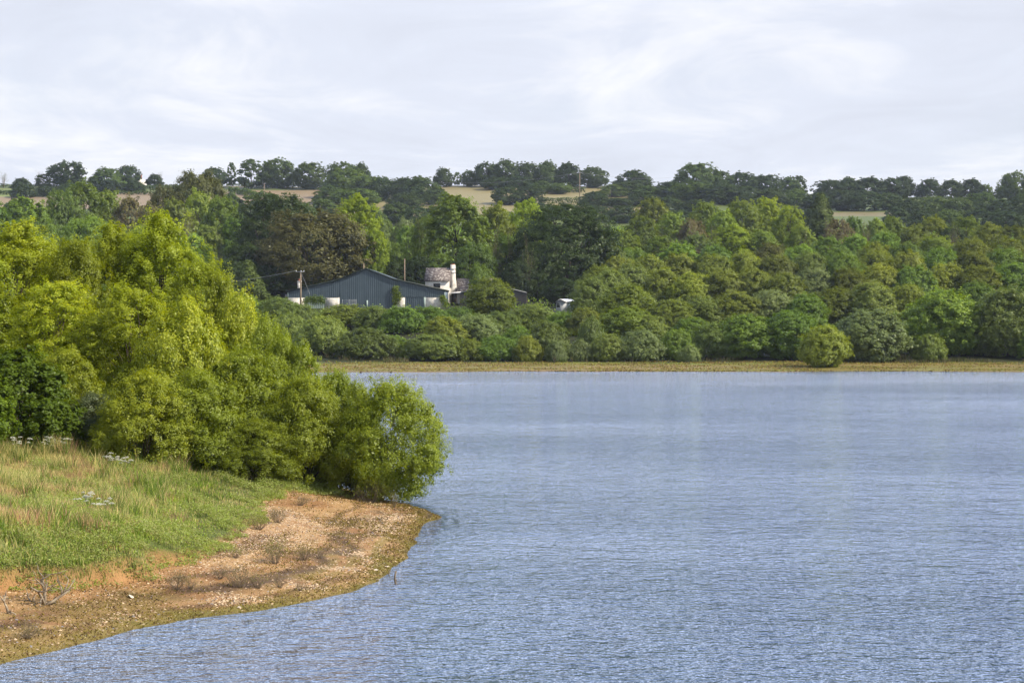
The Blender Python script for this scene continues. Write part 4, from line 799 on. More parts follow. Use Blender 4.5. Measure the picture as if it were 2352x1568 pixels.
# lower wing
wz0 = z4(1168, HY_) - zg; wz1 = z4(1115, HY_ + 3) - zg
mb = MB(); mb.box(cx1 + 1.36, cx1 + 9, 1.6, 6.2, -1, wz0); loc(mb, 'wing_wall', 'white')
mb = MB(); mb.prism([(cx1 + 1.2, 1.3, wz0 - .08), (cx1 + 1.2, 4.2, wz1), (cx1 + 1.2, 6.6, wz0), (cx1 + 1.2, 6.6, wz0 + .15), (cx1 + 1.2, 4.2, wz1 + .15), (cx1 + 1.2, 1.3, wz0 + .07)], (8.4, 0, 0)); loc(mb, 'wing_roof', 'slate2')
mb = MB(); mb.prism([(cx1 + .1, .2, z4(1175, HY_) - zg), (cx1 + 2.4, -.4, z4(1171, HY_) - zg), (cx1 + 2.6, 1.2, z4(1167, HY_) - zg), (cx1 + .1, 1.55, z4(1169, HY_) - zg)], (0, 0, .08)); loc(mb, 'porch_roof', 'whiteroof')
mb = MB(); mb.box(cx1 + .3, cx1 + 1.5, 1.585, 1.597, 0, wz0 - .3); loc(mb, 'door', 'frame')

# dark shed
SY = 436.0; sx0, sx1 = q4(1840, SY), q4(2107, SY); sz = float(tz((sx0 + sx1) / 2, SY)); shed = empty('shed', ((sx0 + sx1) / 2, SY, sz)); tag(shed, 'dark grey corrugated shed behind the round olive tree', 'shed')
s_rx = [sx0, q4(1965, SY), q4(2028, SY), sx1]; s_rz = [z4(1172, SY), z4(1140, SY), z4(1152, SY), z4(1171, SY)]
n = 220; xs_ = np.linspace(sx0, sx1, n); ph = np.arange(n) % 4; yo = SY - np.where((ph == 1) | (ph == 2), .05, 0)
V = np.vstack([np.stack([xs_, yo, np.full(n, sz - 1)], 1), np.stack([xs_, yo, np.interp(xs_, s_rx, s_rz)], 1)]) - np.array(shed.location)
i = np.arange(n - 1); link('front_wall', new_mesh('front_wall', V, np.stack([i, i + 1, i + 1 + n, i + n], 1)), M['darkshed'], shed)
mb = MB(); mb.prism([(a, SY - .25, b) for a, b in zip(s_rx, s_rz)] + [(a, SY - .25, b + .14) for a, b in list(zip(s_rx, s_rz))[::-1]], (0, 9, 0)); mb.obj('roof', M['metal'], shed)
mb = MB(); mb.box(sx1 - .08, sx1 - .01, SY + .06, SY + 8.5, sz - 1, s_rz[-1] - .02); mb.obj('side_wall', M['darkshed'], shed)
# caravan-like hut
KY = 402.0; kz = float(tz(q4(2250, KY), KY)); hut = empty('caravan', (q4(2250, KY), KY, kz)); tag(hut, 'white-roofed caravan half hidden among the willows below the huge oak', 'caravan')
ka, kb, kc = q4(2225, KY), q4(2238, KY), q4(2262, KY); ze = z4(1209, KY); zr = z4(1197.5, KY)
mb = MB(); mb.prism([(ka, KY, kz), (ka, KY, ze), (kb + .1, KY, zr - .08), (kc, KY, ze + .0), (kc, KY, kz)], (2.4, 7, 0)); mb.obj('body', M['metal'], hut)
mb = MB(); mb.prism([(ka - .15, KY - .2, ze - .05), (kb + .1, KY - .2, zr), (kc + .1, KY - .2, ze + .02), (kc + .1, KY - .2, ze + .14), (kb + .1, KY - .2, zr + .13), (ka - .15, KY - .2, ze + .07)], (2.5, 7.3, 0)); mb.obj('roof', M['whiteroof'], hut)
mb = MB(); mb.prism([(ka - .16, KY - .24, ze - .12), (kb + .1, KY - .24, zr - .07), (kc + .11, KY - .24, ze - .05), (kc + .11, KY - .24, ze + .08), (kb + .1, KY - .24, zr + .06), (ka - .16, KY - .24, ze + .01)], (0, .03, 0)); mb.obj('verge_trim', M['darkshed'], hut)
mb = MB(); mb.box(ka + .12, ka + .75, KY - .02, KY - .006, ze - 1.0, ze - .2); w_ = mb.obj('window', M['glass'], hut)
# hidden farmhouse chimney behind the barn
FY = 452.0; fh = empty('farmhouse', (q4(1192, FY), FY, float(tz(q4(1192, FY), FY)))); tag(fh, 'low farmhouse behind the barn showing only its cream chimney and red pot', 'house')
fx = q4(1192, FY); fz = fh.location[2]
mb = MB(); mb.box(fx - 3, fx + 5, FY, FY + 6, fz - 1, z4(1192, FY)); mb.obj('wall', M['white'], fh)
mb = MB(); mb.prism([(fx - 3.2, FY - .2, z4(1192, FY)), (fx - 3.2, FY + 3, z4(1176, FY)), (fx - 3.2, FY + 6.2, z4(1192, FY))], (8.4, 0, 0)); fr = mb.obj('roof', M['slate2'], fh)
mb = MB(); mb.box(fx - .42, fx + .42, FY + 2.6, FY + 3.5, z4(1180, FY), z4(1126, FY)); mb.box(fx - .5, fx + .5, FY + 2.5, FY + 3.6, z4(1126, FY), z4(1123, FY)); c_ = mb.mesh('chimney', tuple(fh.location)); link('chimney', c_, M['white'], fh)
mb = MB(); mb.tube([(fx - .05, FY + 3, z4(1123, FY)), (fx - .05, FY + 3, z4(1114, FY))], [.2, .15], 8); mb.obj('chimney_pot', M['terracotta'], fh)

# poles and wires
def pole(x4, Y, ytop, r, label, arms=(), group='utility poles'):
    X_ = q4(x4, Y); g = float(tz(X_, Y)); zt = z4(ytop, Y); o = empty('utility_pole', (X_, Y, g)); tag(o, label, 'pole', group)
    mb = MB(); mb.tube([(X_, Y, g - .5), (X_, Y, zt)], [r * 1.2, r * .85], 8); mb.obj('post', M['polewood'], o, smooth=True)
    for xa, xb, dz in arms:
        mb = MB(); mb.box(X_ + xa, X_ + xb, Y - r - .1, Y - r - .01, zt - dz - .1, zt - dz); a = mb.obj('crossarm', M['metal'], o)
        for xx in (xa + .08, 0.1, xb - .08):
            mb = MB(); mb.tube([(X_ + xx, Y - r - .05, zt - dz), (X_ + xx, Y - r - .05, zt - dz + .25)], [.09, .06], 8); ins = mb.mesh('insulator', tuple(o.location)); link('insulator', ins, M['whiteroof'], a)
    return X_, zt
pX, pZ = pole(1203, 418, 1083, .17, 'wooden pole with a crossarm in front of the barn, cables to one side', [(-1.0, .75, .15)])
pole(1618.5, 459, 1035, .14, 'plain tall wooden pole behind the barn roof, near the cottage')
pole(1455, 459, 1052, .13, 'short pole top poking up beside the barn ridge')
hX, hZ = pole(2319, 1080, 690, .22, 'slim pole on the hillside above the golden field strip', [(-1.2, 1.2, .15)], 'utility poles on the hill')
h2X, h2Z = pole(1057, 1090, 733, .22, 'faint pole on the tan field above the brownish tree', [(-.9, .9, .15)], 'utility poles on the hill')
def wire(a, b, sag, r, label, group=None):
    a = np.array(a, float); b = np.array(b, float); s = np.linspace(0, 1, 25)[:, None]; p = a + (b - a) * s; p[:, 2] -= (sag * 4 * s * (1 - s))[:, 0]
    mb = MB(); mb.tube(p - a, r, 4); o = link('overhead_cable', mb.mesh('overhead_cable'), M['metal'], None, a); tag(o, label, 'cable', group)
wire((pX - .9, 418, pZ + .05), (q4(640, 425), 425, z4(1142, 425)), .8, .024, 'overhead cable running from the barn pole towards the tall birches')
wire((pX + .1, 418, pZ - .3), (q4(1240, 417), 417, z4(1178, 417)), 0, .02, 'slanting stay wire on the barn pole')
wire((hX, 1080, hZ + .1), (q4(1500, 1120), 1120, z4(703, 1120)), 5, .035, 'thin cable from the hillside pole across the field towards the cottage side')
wire((hX, 1080, hZ + .1), (q4(2720, 1110), 1110, z4(707, 1110)), 2, .035, 'thin cable from the hillside pole on across the oaks')
# distant buildings
rY = 1215; rb = empty('red_barn', (q4(1822, rY), rY, float(tz(q4(1822, rY), rY)))); tag(rb, 'red-roofed shed showing over the crest of the tan field', 'shed'); rz0 = z4(752, rY)
mb = MB(); mb.box(q4(1787, rY), q4(1861, rY), rY, rY + 12, rb.location[2] - 2, rz0); mb.obj('wall', M['metal'], rb)
mb = MB(); mb.prism([(q4(1785, rY), rY - .5, rz0), (q4(1790, rY), rY + 6, z4(743, rY)), (q4(1785, rY), rY + 12.5, rz0)], (q4(1862, rY) - q4(1787, rY), 0, 0)); mb.obj('roof', M['redroof'], rb)
hY2 = 1210; ha = q4(568, hY2); hb = empty('hill_farmhouse', (ha, hY2, float(tz(ha, hY2)))); tag(hb, 'far white farmhouse gable with a red chimney on the skyline', 'house')
hz0 = z4(727, hY2); mb = MB(); mb.prism([(ha - 4, hY2, hb.location[2] - 2), (ha - 4, hY2, hz0), (ha - 1, hY2, z4(713, hY2)), (ha + 2, hY2, hz0), (ha + 2, hY2, hb.location[2] - 2)], (0, 8, 0)); mb.obj('wall', M['white'], hb)
mb = MB(); mb.box(ha - 1.5, ha - .3, hY2 + .5, hY2 + 1.6, z4(716, hY2), z4(700, hY2)); mb.obj('chimney', M['terracotta'], hb)

# ------------------------------------------------------------------ bank cover
def scatter(n, x0, x1, y0, y1, seed):
    r = rng_(seed); Y = np.sqrt(r.uniform(y0 ** 2, y1 ** 2, n)); X_ = r.uniform(x0, x1, n); return X_, Y, r
def inview(X_, Y, m=1.5): return X_ > -(CX / FD) * Y - m
def blades(name, X_, Y, Zg, hgt, wid, col, rng, lean=.35, clump=None):
    n = len(X_); a = rng.uniform(0, 2 * pi, n); fa = rng.uniform(0, 2 * pi, n)
    d = np.stack([np.cos(a), np.sin(a), np.zeros(n)], 1); w = np.stack([np.cos(fa), np.sin(fa), np.zeros(n)], 1) * wid[:, None] * .5
    b = np.stack([X_, Y, Zg - .02], 1); l = lean * rng.uniform(.3, 1.3, n)[:, None] * hgt[:, None]
    up = np.array([0, 0, 1.0]) * hgt[:, None]
    mid = b + up * .55 + d * l * .3; tip = b + up * .97 + d * l
    V = np.stack([b - w, b + w, mid + w * .75, tip, mid - w * .75], 1).reshape(-1, 3)
    i = np.arange(n) * 5; F4 = np.stack([i, i + 1, i + 2, i + 4], 1); F3 = np.stack([i + 4, i + 2, i + 3], 1)
    return new_mesh(name, V, [F4, F3], np.repeat(col, 5, 0))
gmat, t_, o_ = nmat('grass_blades'); at = t_.nodes.new('ShaderNodeAttribute'); at.attribute_name = 'col'
d_ = t_.nodes.new('ShaderNodeBsdfDiffuse'); tr_ = t_.nodes.new('ShaderNodeBsdfTranslucent'); t_.links.new(at.outputs['Color'], d_.inputs[0]); t_.links.new(at.outputs['Color'], tr_.inputs[0])
ms = t_.nodes.new('ShaderNodeMixShader'); ms.inputs[0].default_value = .35; t_.links.new(d_.outputs[0], ms.inputs[1]); t_.links.new(tr_.outputs[0], ms.inputs[2]); t_.links.new(ms.outputs[0], o_.inputs['Surface'])
GREEN = np.array([0.25, 0.36, 0.045]); BR = np.array([0.36, 0.47, 0.05]); STRAW = np.array([0.66, 0.56, 0.22]); PINK = np.array([0.52, 0.30, 0.18]); SAGE = np.array([0.33, 0.36, 0.14]); DKG = np.array([0.13, 0.20, 0.035]); PUR = np.array([0.21, 0.14, 0.09])
def pxpy(X_, Y, z): return X_ / Y * FD + CX, HY - (z - CAMH) / Y * FD
X_, Y_, r = scatter(520000, -26, -6, 52, 100, 900); k = inview(X_, Y_); X_, Y_ = X_[k], Y_[k]
d, g = bank_fields(X_, Y_); k = (g > .15) & (g < 15.5); X_, Y_, d, g = X_[k], Y_[k], d[k], g[k]; zg_ = bz_from(X_, Y_, d, g); px_, py_ = pxpy(X_, Y_, zg_)
n1 = fnoise(X_, Y_, 2.2, 71, 3); n2 = fnoise(X_, Y_, 0.9, 73, 2); u1 = r.uniform(size=len(X_))
# species: straw and pink seed grass up the slope at the picture edge, lush green in the middle, greyish low weeds by the edge
pstraw = np.clip(sstep(380, -40, px_) * sstep(1230, 1090, py_) * 1.05 + .13 + (n1 - .5) * 1.0, 0, .85)
ppink = np.clip(sstep(0.48, 0.66, n2) * .55 * sstep(1330, 1180, py_) * sstep(640, 100, px_), 0, .6)
psage = np.clip(sstep(2.4, .3, g) * .6 + sstep(.50, .62, fnoise(X_, Y_, 1.5, 79, 2)) * .45 + sstep(380, 620, px_) * .35, 0, .9)
col = np.where((n2 > .5)[:, None], BR, GREEN) * np.ones((len(X_), 1))
pick = r.uniform(size=len(X_)); col[pick < psage] = SAGE; p2 = r.uniform(size=len(X_)); col[p2 < pstraw] = STRAW; p3 = r.uniform(size=len(X_)); col[p3 < ppink] = PINK
p4 = r.uniform(size=len(X_)); col[(p4 < .10 + .4 * (fnoise(X_, Y_, 0.7, 171, 2) > .64))] = DKG; col[(p4 > .93) & (px_ > 380)] = PUR
col = col * r.uniform(.72, 1.28, (len(X_), 1)) * r.uniform(.93, 1.07, (len(X_), 3))
tus = sstep(.60, .72, fnoise(X_, Y_, 0.7, 171, 2)); hg = (.09 + .25 * sstep(.3, 4.0, g)) * (.25 + 1.5 * n1) * (1 + 1.0 * tus) * r.uniform(.5, 1.3, len(X_)) * np.where(px_ > 430, .62, 1.0)
tall = (p2 < pstraw) | (p3 < ppink); hg[tall] *= 1.3
go = link('grass', blades('grass', X_, Y_, zg_, hg, r.uniform(.012, .028, len(X_)), np.clip(col, .01, 1), r), gmat); tag(go, 'long flowering grass, straw and green, covering the near bank', 'grass', kind='stuff')
# broad-leaved weeds
X_, Y_, r = scatter(46000, -26, -6, 52, 96, 910); k = inview(X_, Y_); X_, Y_ = X_[k], Y_[k]; d, g = bank_fields(X_, Y_); nn = fnoise(X_, Y_, 1.3, 91, 3)
k = (g > -.1) & (g < 14) & (nn + .15 * sstep(2.5, .5, g) > .545); X_, Y_, d, g, nn = X_[k], Y_[k], d[k], g[k], nn[k]; zg_ = bz_from(X_, Y_, d, g)
q = 16; ii = np.repeat(np.arange(len(X_)), q); hh = .14 + .38 * sstep(0, 2, g[ii]) * r.uniform(.3, 1, len(ii))
pos = np.stack([X_[ii] + r.normal(size=len(ii)) * .10, Y_[ii] + r.normal(size=len(ii)) * .10, zg_[ii] + hh * r.uniform(.1, 1, len(ii))], 1)
wp = r.uniform(size=len(X_))[ii]; 
wmesh = leaf_mesh('weeds', pos, unit(r.normal(size=pos.shape) * .6 + np.array([.2, -.2, .6])), r.uniform(.018, .045, len(ii)), np.clip(wp + r.normal(size=len(ii)) * .12, 0, 1), .6, r)
M['weed'] = leafmat('leaf_weed', (0.20, 0.20, 0.09), (0.17, 0.225, 0.05), (0.27, 0.33, 0.06), .3, .05, 1.55)
wo = link('weeds', wmesh, M['weed']); tag(wo, 'grey-green leafy weeds growing through the bank grass', 'weeds', kind='stuff')
# low mat of algae and dry litter on the beach
X_, Y_, r = scatter(230000, -20, -2.5, 49, 98, 920); k = inview(X_, Y_); X_, Y_ = X_[k], Y_[k]; d, g = bank_fields(X_, Y_); nn = fnoise(X_, Y_, 3.0, 51, 3); n1 = fnoise(X_, Y_, 1.2, 41, 4)
dens = np.clip(sstep(1.6, .6, d + (n1 - .5) * 2.2) + .8 * sstep(.52, .62, nn) * sstep(6, 1.5, d) + .10 + .45 * sstep(.52, .62, fnoise(d * 1.3, (Y_ - X_) * .13, 0.75, 163, 3)), 0, 1)
k = (d > .02) & (g < .2) & (r.uniform(size=len(X_)) < dens); X_, Y_, d, g, nn = X_[k], Y_[k], d[k], g[k], nn[k]; zg_ = bz_from(X_, Y_, d, g)
mc = np.where(r.uniform(size=(len(X_), 1)) < .62, np.array([0.27, 0.215, 0.035]), np.array([0.20, 0.12, 0.065])) * r.uniform(.6, 1.35, (len(X_), 1)); mc[(r.uniform(size=len(X_)) < .12)] = (.10, .065, .045)
mo = link('beach_litter', blades('beach_litter', X_, Y_, zg_, r.uniform(.02, .085, len(X_)), r.uniform(.02, .055, len(X_)), mc * .85, r, 1.5), gmat); tag(mo, 'olive algae mat and brown litter drying on the near beach', 'litter', kind='stuff')

# stones
def stones(name, X_, Y_, Zg, size, rng, col):
    n = len(X_); base = np.array([(1,0,0),(.5,.87,0),(-.5,.87,0),(-1,0,0),(-.5,-.87,0),(.5,-.87,0),(.45,.1,.5),(-.3,.35,.55),(-.25,-.4,.45)])
    F = [(0,1,6),(1,2,7),(1,7,6),(2,3,7),(3,8,7),(3,4,8),(4,5,8),(5,6,8),(5,0,6),(6,7,8)]
    m = len(base); V = np.tile(base, (n, 1, 1)) * rng.uniform(.65, 1.3, (n, m, 3)); a = rng.uniform(0, 2 * pi, n); ca, sa = np.cos(a)[:, None], np.sin(a)[:, None]
    V = V * np.stack([size, size * rng.uniform(.45, .9, n), size * rng.uniform(.3, .9, n)], 1)[:, None, :]
    x = V[:, :, 0] * ca - V[:, :, 1] * sa; y = V[:, :, 0] * sa + V[:, :, 1] * ca; tl = rng.normal(size=(n, 1)) * .25; z = V[:, :, 2] + x * tl
    V = np.stack([x + X_[:, None], y + Y_[:, None], z + Zg[:, None] - size[:, None] * .1], 2).reshape(-1, 3)
    Fa = (np.arange(n)[:, None, None] * m + np.array(F)[None]).reshape(-1, 3)
    return new_mesh(name, V, Fa, np.repeat(col, m, 0))
smat, t_, o_ = nmat('stone'); at = t_.nodes.new('ShaderNodeAttribute'); at.attribute_name = 'col'; bsdf(t_, o_, at.outputs['Color'], .85, .2)
X_, Y_, r = scatter(330000, -20, -2.8, 49, 98, 930); k = inview(X_, Y_); X_, Y_ = X_[k], Y_[k]; d, g = bank_fields(X_, Y_); nn = fnoise(X_, Y_, 2.2, 95, 3); n3 = fnoise(X_ * 1.0, Y_ * .8, 5, 97, 2)
band = np.exp(-((d - 1.5) / .6) ** 2) * sstep(.44, .56, nn) * 1.1 + sstep(2.8, 4.0, d) * sstep(.40, .6, n3) * .75 * sstep(62, 70, Y_) + .10 + np.exp(-((g + .5) / .5) ** 2) * .35 * sstep(72, 62, Y_)
tip = sstep(77, 82, Y_) * sstep(88, 84, Y_) * sstep(-8, -5, X_) * sstep(.4, .9, d) * .35; band = band + tip
k = (d > .15) & (g < .15) & (r.uniform(size=len(X_)) < np.clip(band, 0, 1) * .62); X_, Y_, d, g = X_[k], Y_[k], d[k], g[k]; zg_ = bz_from(X_, Y_, d, g)
sz_ = .018 + .045 * r.uniform(size=len(X_)) ** 2.2 + .03 * np.exp(-((d - 1.5) / .7) ** 2) * r.uniform(size=len(X_))
sc1 = np.where(r.uniform(size=(len(X_), 1)) < .7, np.array([.62, .46, .29]), np.array([.44, .27, .14])) * r.uniform(.6, 1.15, (len(X_), 1)); sc1[r.uniform(size=len(X_)) < .08] = (.25, .23, .23)
so = link('gravel', stones('gravel', X_, Y_, zg_, sz_, r, sc1), smat); tag(so, 'pale broken stones strewn along the near beach', 'gravel', kind='stuff')
for k, (px, py, s_, lb) in enumerate([(1488 / 1.0 * 0 + 862, 1293, .16, 'flat pale stone near the water at the green algae rim'), (890, 1283, .13, 'rounded tan stone by the green algae rim'), (758, 1190 + 20, .12, 'grey pointed stone in the middle of the gravel'), (305, 1375, .13, 'pale stone lying below the eroded orange bank'), (868, 1300 + 10, .12, 'grey-green stone at the water margin'),
                                   (560, 1395, .12, 'cream stone in the pale rubble by the waterline'), (190, 1352, .14, 'white-edged stone at the foot of the orange bank'), (548, 1378, .10, 'small cream stone among the rubble before the algae')]):
    x_, y_ = P(px, py, .3); zz = bz(np.array([x_]), np.array([y_])); r = rng_(50 + k)
    me = stones('rock', np.array([0.0]), np.array([0.0]), np.array([0.0]), np.array([s_]), r, np.array([[.60, .50, .38]]) * (1 if k not in (2, 4) else .6)); o = link('rock', me, smat, None, (x_, y_, float(zz[0]) + .01)); tag(o, lb, 'stone', 'larger stones on the near beach')

# dead shrubs on the beach
DS = [(632, 1292, 70, 60, 'grey-brown twiggy shrub with a green tip, high on the gravel'), (700, 1270 + 14, 50, 40, 'small brown twig bush beside the dark soil streak'), (555, 1352, 90, 66, 'widest dry twiggy shrub in the middle of the near beach'), (592, 1350, 80, 58, 'dry twiggy shrub touching the widest one'), (644, 1350, 52, 40, 'pale fan of bare stems above the waterline stones'),
      (690, 1358, 42, 34, 'sparse red-brown shrub at the edge of the stones'), (540, 1268 + 12, 60, 34, 'low purple-brown shrub at the grass corner'), (505, 1326, 70, 40, 'low leafy-brown shrub under the grass edge'), (405, 1345, 70, 42, 'dry brown shrub below the eroded bank'), (440, 1350, 50, 36, 'brittle brown shrub beside the beach litter'),
      (735, 1282, 40, 30, 'tiny brown shrub on the dark soil streak'), (640, 1200, 60, 40, 'reddish scrub at the top of the gravel slope'), (596, 1216, 70, 44, 'purple-brown scrub where grass ends and gravel begins'), (690, 1160, 50, 30, 'reddish scrub in front of the green willows'), (985, 1192, 20, 24, 'thin twig standing near the tip of the spit'),
      (905, 1165, 24, 44, 'slim leafy stem under the overhanging willow'), (60, 1470, 80, 50, 'brown weedy shrub at the picture edge near the water')]
for k, (px, py, w, hpx, lb) in enumerate(DS):
    zz = .4
    for _ in range(4):
        x_, y_ = P(px, py, zz); zz = float(bz(np.array([x_]), np.array([y_]))[0])
    ytop = py - hpx
    place('deadshrub', px, ytop, w, y_, 'brown_leaf' if k % 3 else 'sallow_olive', '', '', 'dry_shrub', 'shrub', 'dry shrubs on the near beach', ground=lambda a, b_: bz(np.array([a]), np.array([b_]))[0], label=lb, barkm='dry_twig', minh=.15)
# driftwood
def drift(px, py, label, seed, lean, hgt):
    zz = .5
    for _ in range(4):
        x_, y_ = P(px, py, zz); zz = float(bz(np.array([x_]), np.array([y_]))[0])
    rng = rng_(seed); mb = MB(); base = np.array([0, 0, -.05])
    def br(p, d, l, r_, lv):
        pts = [p]; 
        for i in range(3): d = d + rng.normal(size=3) * .22; d /= np.linalg.norm(d); pts.append(pts[-1] + d * l / 3)
        mb.tube(pts, [r_, r_ * .8, r_ * .6, r_ * .35], 6)
        if lv: 
            for _ in range(3): dd = d + rng.normal(size=3) * .7; dd[2] = abs(dd[2]) * .8; br(pts[rng.integers(1, 4)], dd / np.linalg.norm(dd), l * .6, r_ * .5, lv - 1)
    for d in lean: br(base, np.array(d) / np.linalg.norm(d), hgt, .06, 2)
    o = link('driftwood', mb.mesh('driftwood', smooth=False), M['dead_wood'], None, (x_, y_, zz)); tag(o, label, 'driftwood', 'dead branches on the near beach')
drift(102, 1392, 'bleached dead branch with raised forks under the eroded bank', 3, [(-.5, 0, .7), (.8, 0, .45), (.15, 0, 1.2), (-.9, .1, .25)], .85)
drift(24, 1410, 'dark broken branch stub at the picture edge', 5, [(-.25, 0, 1)], .45)
# stick in the water
x_, y_ = P(908, 1340, 0); mb = MB(); mb.tube([(0, 0, -.6), (.01, 0, 0), (-.02, 0, .2), (.02, 0, .42)], [.035, .035, .03, .028], 7); mb.tube([(0, 0, .1), (.06, 0, .16)], [.02, .01], 5); o = link('stick', mb.mesh('stick'), M['dry_twig'], None, (x_, y_, 0)); tag(o, 'short dead stick standing up out of the water', 'stick')
x_, y_ = P(893, 1322, 0); mb = MB(); mb.tube([(0, 0, -.4), (.01, 0, .1), (0, 0, .22)], [.02, .02, .012], 6); o = link('stick', mb.mesh('stick'), M['dry_twig'], None, (x_, y_, 0)); tag(o, 'small thin twig in the water just inshore of the stick', 'stick')
# cow parsley
M['umbel'] = plain('umbel_white', (0.62, 0.62, 0.50), .9, .05); M['stalk'] = plain('stalk_green', (0.14, 0.20, 0.05), .8, .1)
def parsley(px, py, hgt, n, spread, seed, label):
    hgt += .16; n += 3
    zz = 2.0
    for _ in range(6):
        Y = (CAMH - zz) * FD / (py - HY); x_ = wx(px, Y); zz = float(bz(np.array([x_]), np.array([Y]))[0])
    rng = rng_(seed); o = empty('hogweed', (x_, Y, zz)); tag(o, label, 'wildflower', 'white umbel flowers in the bank grass')
    st = MB(); up = []
    for i in range(n):
        tx, ty, tz_ = rng.normal() * spread, rng.normal() * spread, hgt * rng.uniform(.7, 1.05)
        st.tube([(0, 0, 0), (tx * .4, ty * .4, tz_ * .6), (tx, ty, tz_)], [.012, .009, .006], 5); up.append((tx, ty, tz_))
    link('stem', st.mesh('stem'), M['stalk'], o)
    for (tx, ty, tz_) in up:
        k = 60; rr = rng.uniform(.07, .13); a = rng.uniform(0, 2 * pi, k); q = np.sqrt(rng.uniform(size=k)) * rr
        pos = np.stack([tx + q * np.cos(a), ty + q * np.sin(a), tz_ + .05 - q ** 2 / rr * .4 + rng.normal(size=k) * .008], 1)
        link('umbel', leaf_mesh('umbel', pos, unit(rng.normal(size=pos.shape) * .35 + np.array([0, -.2, 1])), rng.uniform(.012, .024, k), np.zeros(k), .9, rng), M['umbel'], o)
for a in [(118, 1062, .95, 8, .32, 1, 'white umbels in a dense patch before the dark hazel'), (150, 1064, .95, 8, .3, 2, 'white umbels at the tapering end of the dense patch'), (85, 1060, .9, 6, .3, 3, 'dull white umbels nearer the picture edge before the hazel'), (40, 1056, .9, 5, .3, 4, 'greyish umbels at the picture edge under the hazel'),
          (262, 1090, .7, 9, .24, 5, 'small white umbels at the foot of the dark willow'), (285, 1094, .6, 5, .2, 6, 'last few white umbels beside the willow foot'), (205, 1190, .75, 9, .22, 7, 'white hogweed heads alone in the middle of the grass'), (238, 1198, .6, 5, .18, 8, 'lower white hogweed head beside the lone cluster')]: parsley(*a)
# ducks
def duck(px, py, label, flip):
    x_, y_ = P(px, py, 0); o = empty('duck', (x_, y_, 0)); tag(o, label, 'duck', 'ducks by the far beach'); o.rotation_euler = (0, 0, pi if flip else 0)
    prof = [(-.26, .06, .02, .09), (-.2, .09, .07, .09), (-.05, .13, .10, .09), (.1, .12, .09, .09), (.17, .075, .08, .12), (.2, .055, .05, .2), (.23, .06, .05, .27), (.29, .05, .045, .285), (.33, .02, .02, .27), (.40, .015, .02, .262)]
    V = []; k = 10
    for (xx, ry, rz_, zc) in prof:
        for j in range(k): V.append((xx, ry * cos(2 * pi * j / k), zc + rz_ * sin(2 * pi * j / k)))
    F = [(i * k + j, i * k + (j + 1) % k, (i + 1) * k + (j + 1) % k, (i + 1) * k + j) for i in range(len(prof) - 1) for j in range(k)]
    mb = MB(); mb.add(V, F + [tuple(range(k))[::-1], tuple(range((len(prof) - 1) * k, len(prof) * k))]); mb.obj('body', M['duck'], o, (0, 0, 0), True)
M['duck'] = plain('duck_brown', (.16, .11, .07), .8, .1, 12)
duck(829, 856, 'small dark duck swimming off the overhanging willow', False); duck(898, 856, 'small duck at the edge of the far beach below the barn', True)

# reeds and dry grass along the foot of the far willows
X_, Y_, r = scatter(60000, -60, 90, 322, 340, 940); t_v = Y_ - shoreY(X_); px_ = X_ / Y_ * FD + CX
w = sstep(28, 33, t_v) * (fnoise(X_, Y_, 9, 99, 2) > .62) * .6 + ((px_ > 880) & (px_ < 940)) * .8 + ((px_ > 2060) & (px_ < 2170)) * .8
k = (r.uniform(size=len(X_)) < w) & (t_v > 27); X_, Y_ = X_[k], Y_[k]; c0 = np.where(r.uniform(size=(len(X_), 1)) < .45, np.array([.30, .25, .14]), np.array([.13, .17, .05])) * r.uniform(.7, 1.2, (len(X_), 1))
ro = link('shore_reeds', blades('shore_reeds', X_, Y_, tz(X_, Y_), r.uniform(.2, 1.0, len(X_)) * (.5 + .8 * fnoise(X_, Y_, 4, 98, 2)), r.uniform(.04, .09, len(X_)), c0 * .6, r, .4), gmat); tag(ro, 'fringe of dry reeds and weeds where the far beach meets the willows', 'reeds', kind='stuff')
X_, Y_, r = scatter(70000, -80, 110, 296, 332, 945); t_v = Y_ - shoreY(X_); nn = fnoise(X_, Y_ * 2.5, 5, 141, 3)
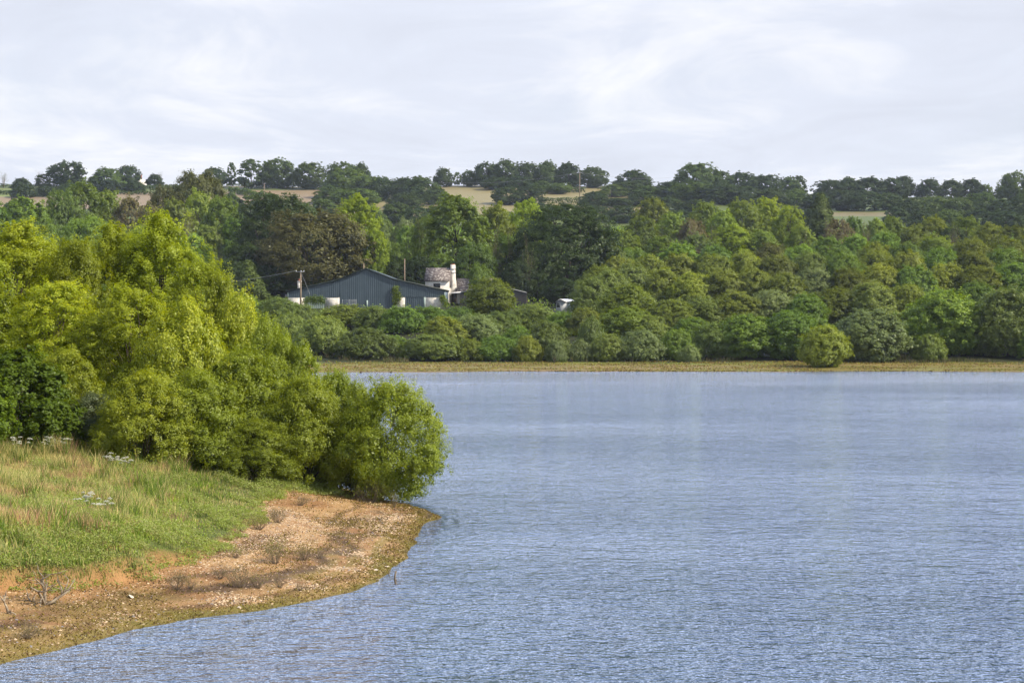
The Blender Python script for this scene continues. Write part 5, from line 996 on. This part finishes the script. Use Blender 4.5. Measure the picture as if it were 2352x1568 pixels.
k = (t_v > .3) & (t_v < 32) & (r.uniform(size=len(X_)) < np.clip(sstep(.42, .62, nn) * .9 + sstep(1.6, .4, t_v) * .8 + .06, 0, 1)); X_, Y_, nn, t_v = X_[k], Y_[k], nn[k], t_v[k]
c0 = np.where(r.uniform(size=(len(X_), 1)) < .5, np.array([.27, .25, .06]), np.array([.26, .18, .075])) * r.uniform(.65, 1.35, (len(X_), 1)); c0[(t_v < 1.6)] *= .55
wo = link('beach_weeds', blades('beach_weeds', X_, Y_, tz(X_, Y_), r.uniform(.05, .26, len(X_)), r.uniform(.08, .3, len(X_)), c0, r, 1.1), gmat); tag(wo, 'low weeds and drift along the far beach', 'weeds', kind='stuff')
# scrubby undergrowth that closes the ground below the far woods
X_, Y_, r = scatter(90000, -330, 330, 345, 900, 950); k = np.abs(X_) < Y_ * .30; X_, Y_ = X_[k], Y_[k]; t_v = Y_ - shoreY(X_)
k = (t_v > 42) & (t_v < 590) & ~((np.abs(X_ + 31) < 22) & (Y_ > 419) & (Y_ < 462)); X_, Y_ = X_[k], Y_[k]
q = 3; ii = np.repeat(np.arange(len(X_)), q); sz_ = Y_[ii] / 2600.0
pos = np.stack([X_[ii] + r.normal(size=len(ii)) * .8, Y_[ii] + r.normal(size=len(ii)) * .8, tz(X_[ii], Y_[ii]) + r.uniform(0, 1.5, len(ii))], 1)
uo = link('undergrowth', leaf_mesh('undergrowth', pos, unit(r.normal(size=pos.shape) + np.array([0, -.2, .8])), sz_ * r.uniform(.8, 1.8, len(ii)), r.uniform(size=len(ii)), .7, r), M['green']); tag(uo, 'bramble and bracken undergrowth between the far trees', 'undergrowth', kind='stuff')

# ------------------------------------------------------------------ haze
hm, t_, o_ = nmat('haze_air'); pv = t_.nodes.new('ShaderNodeVolumePrincipled'); pv.inputs['Color'].default_value = (0.80, 0.88, 1.0, 1); pv.inputs['Density'].default_value = 0.000055; pv.inputs['Anisotropy'].default_value = 0.2
t_.links.new(pv.outputs[0], o_.inputs['Volume'])
mb = MB(); mb.box(-2600, 2600, -500, 3200, -8, 135); hz = mb.obj('haze', hm); tag(hz, 'thin bluish haze over the lake and the hill', kind='stuff')
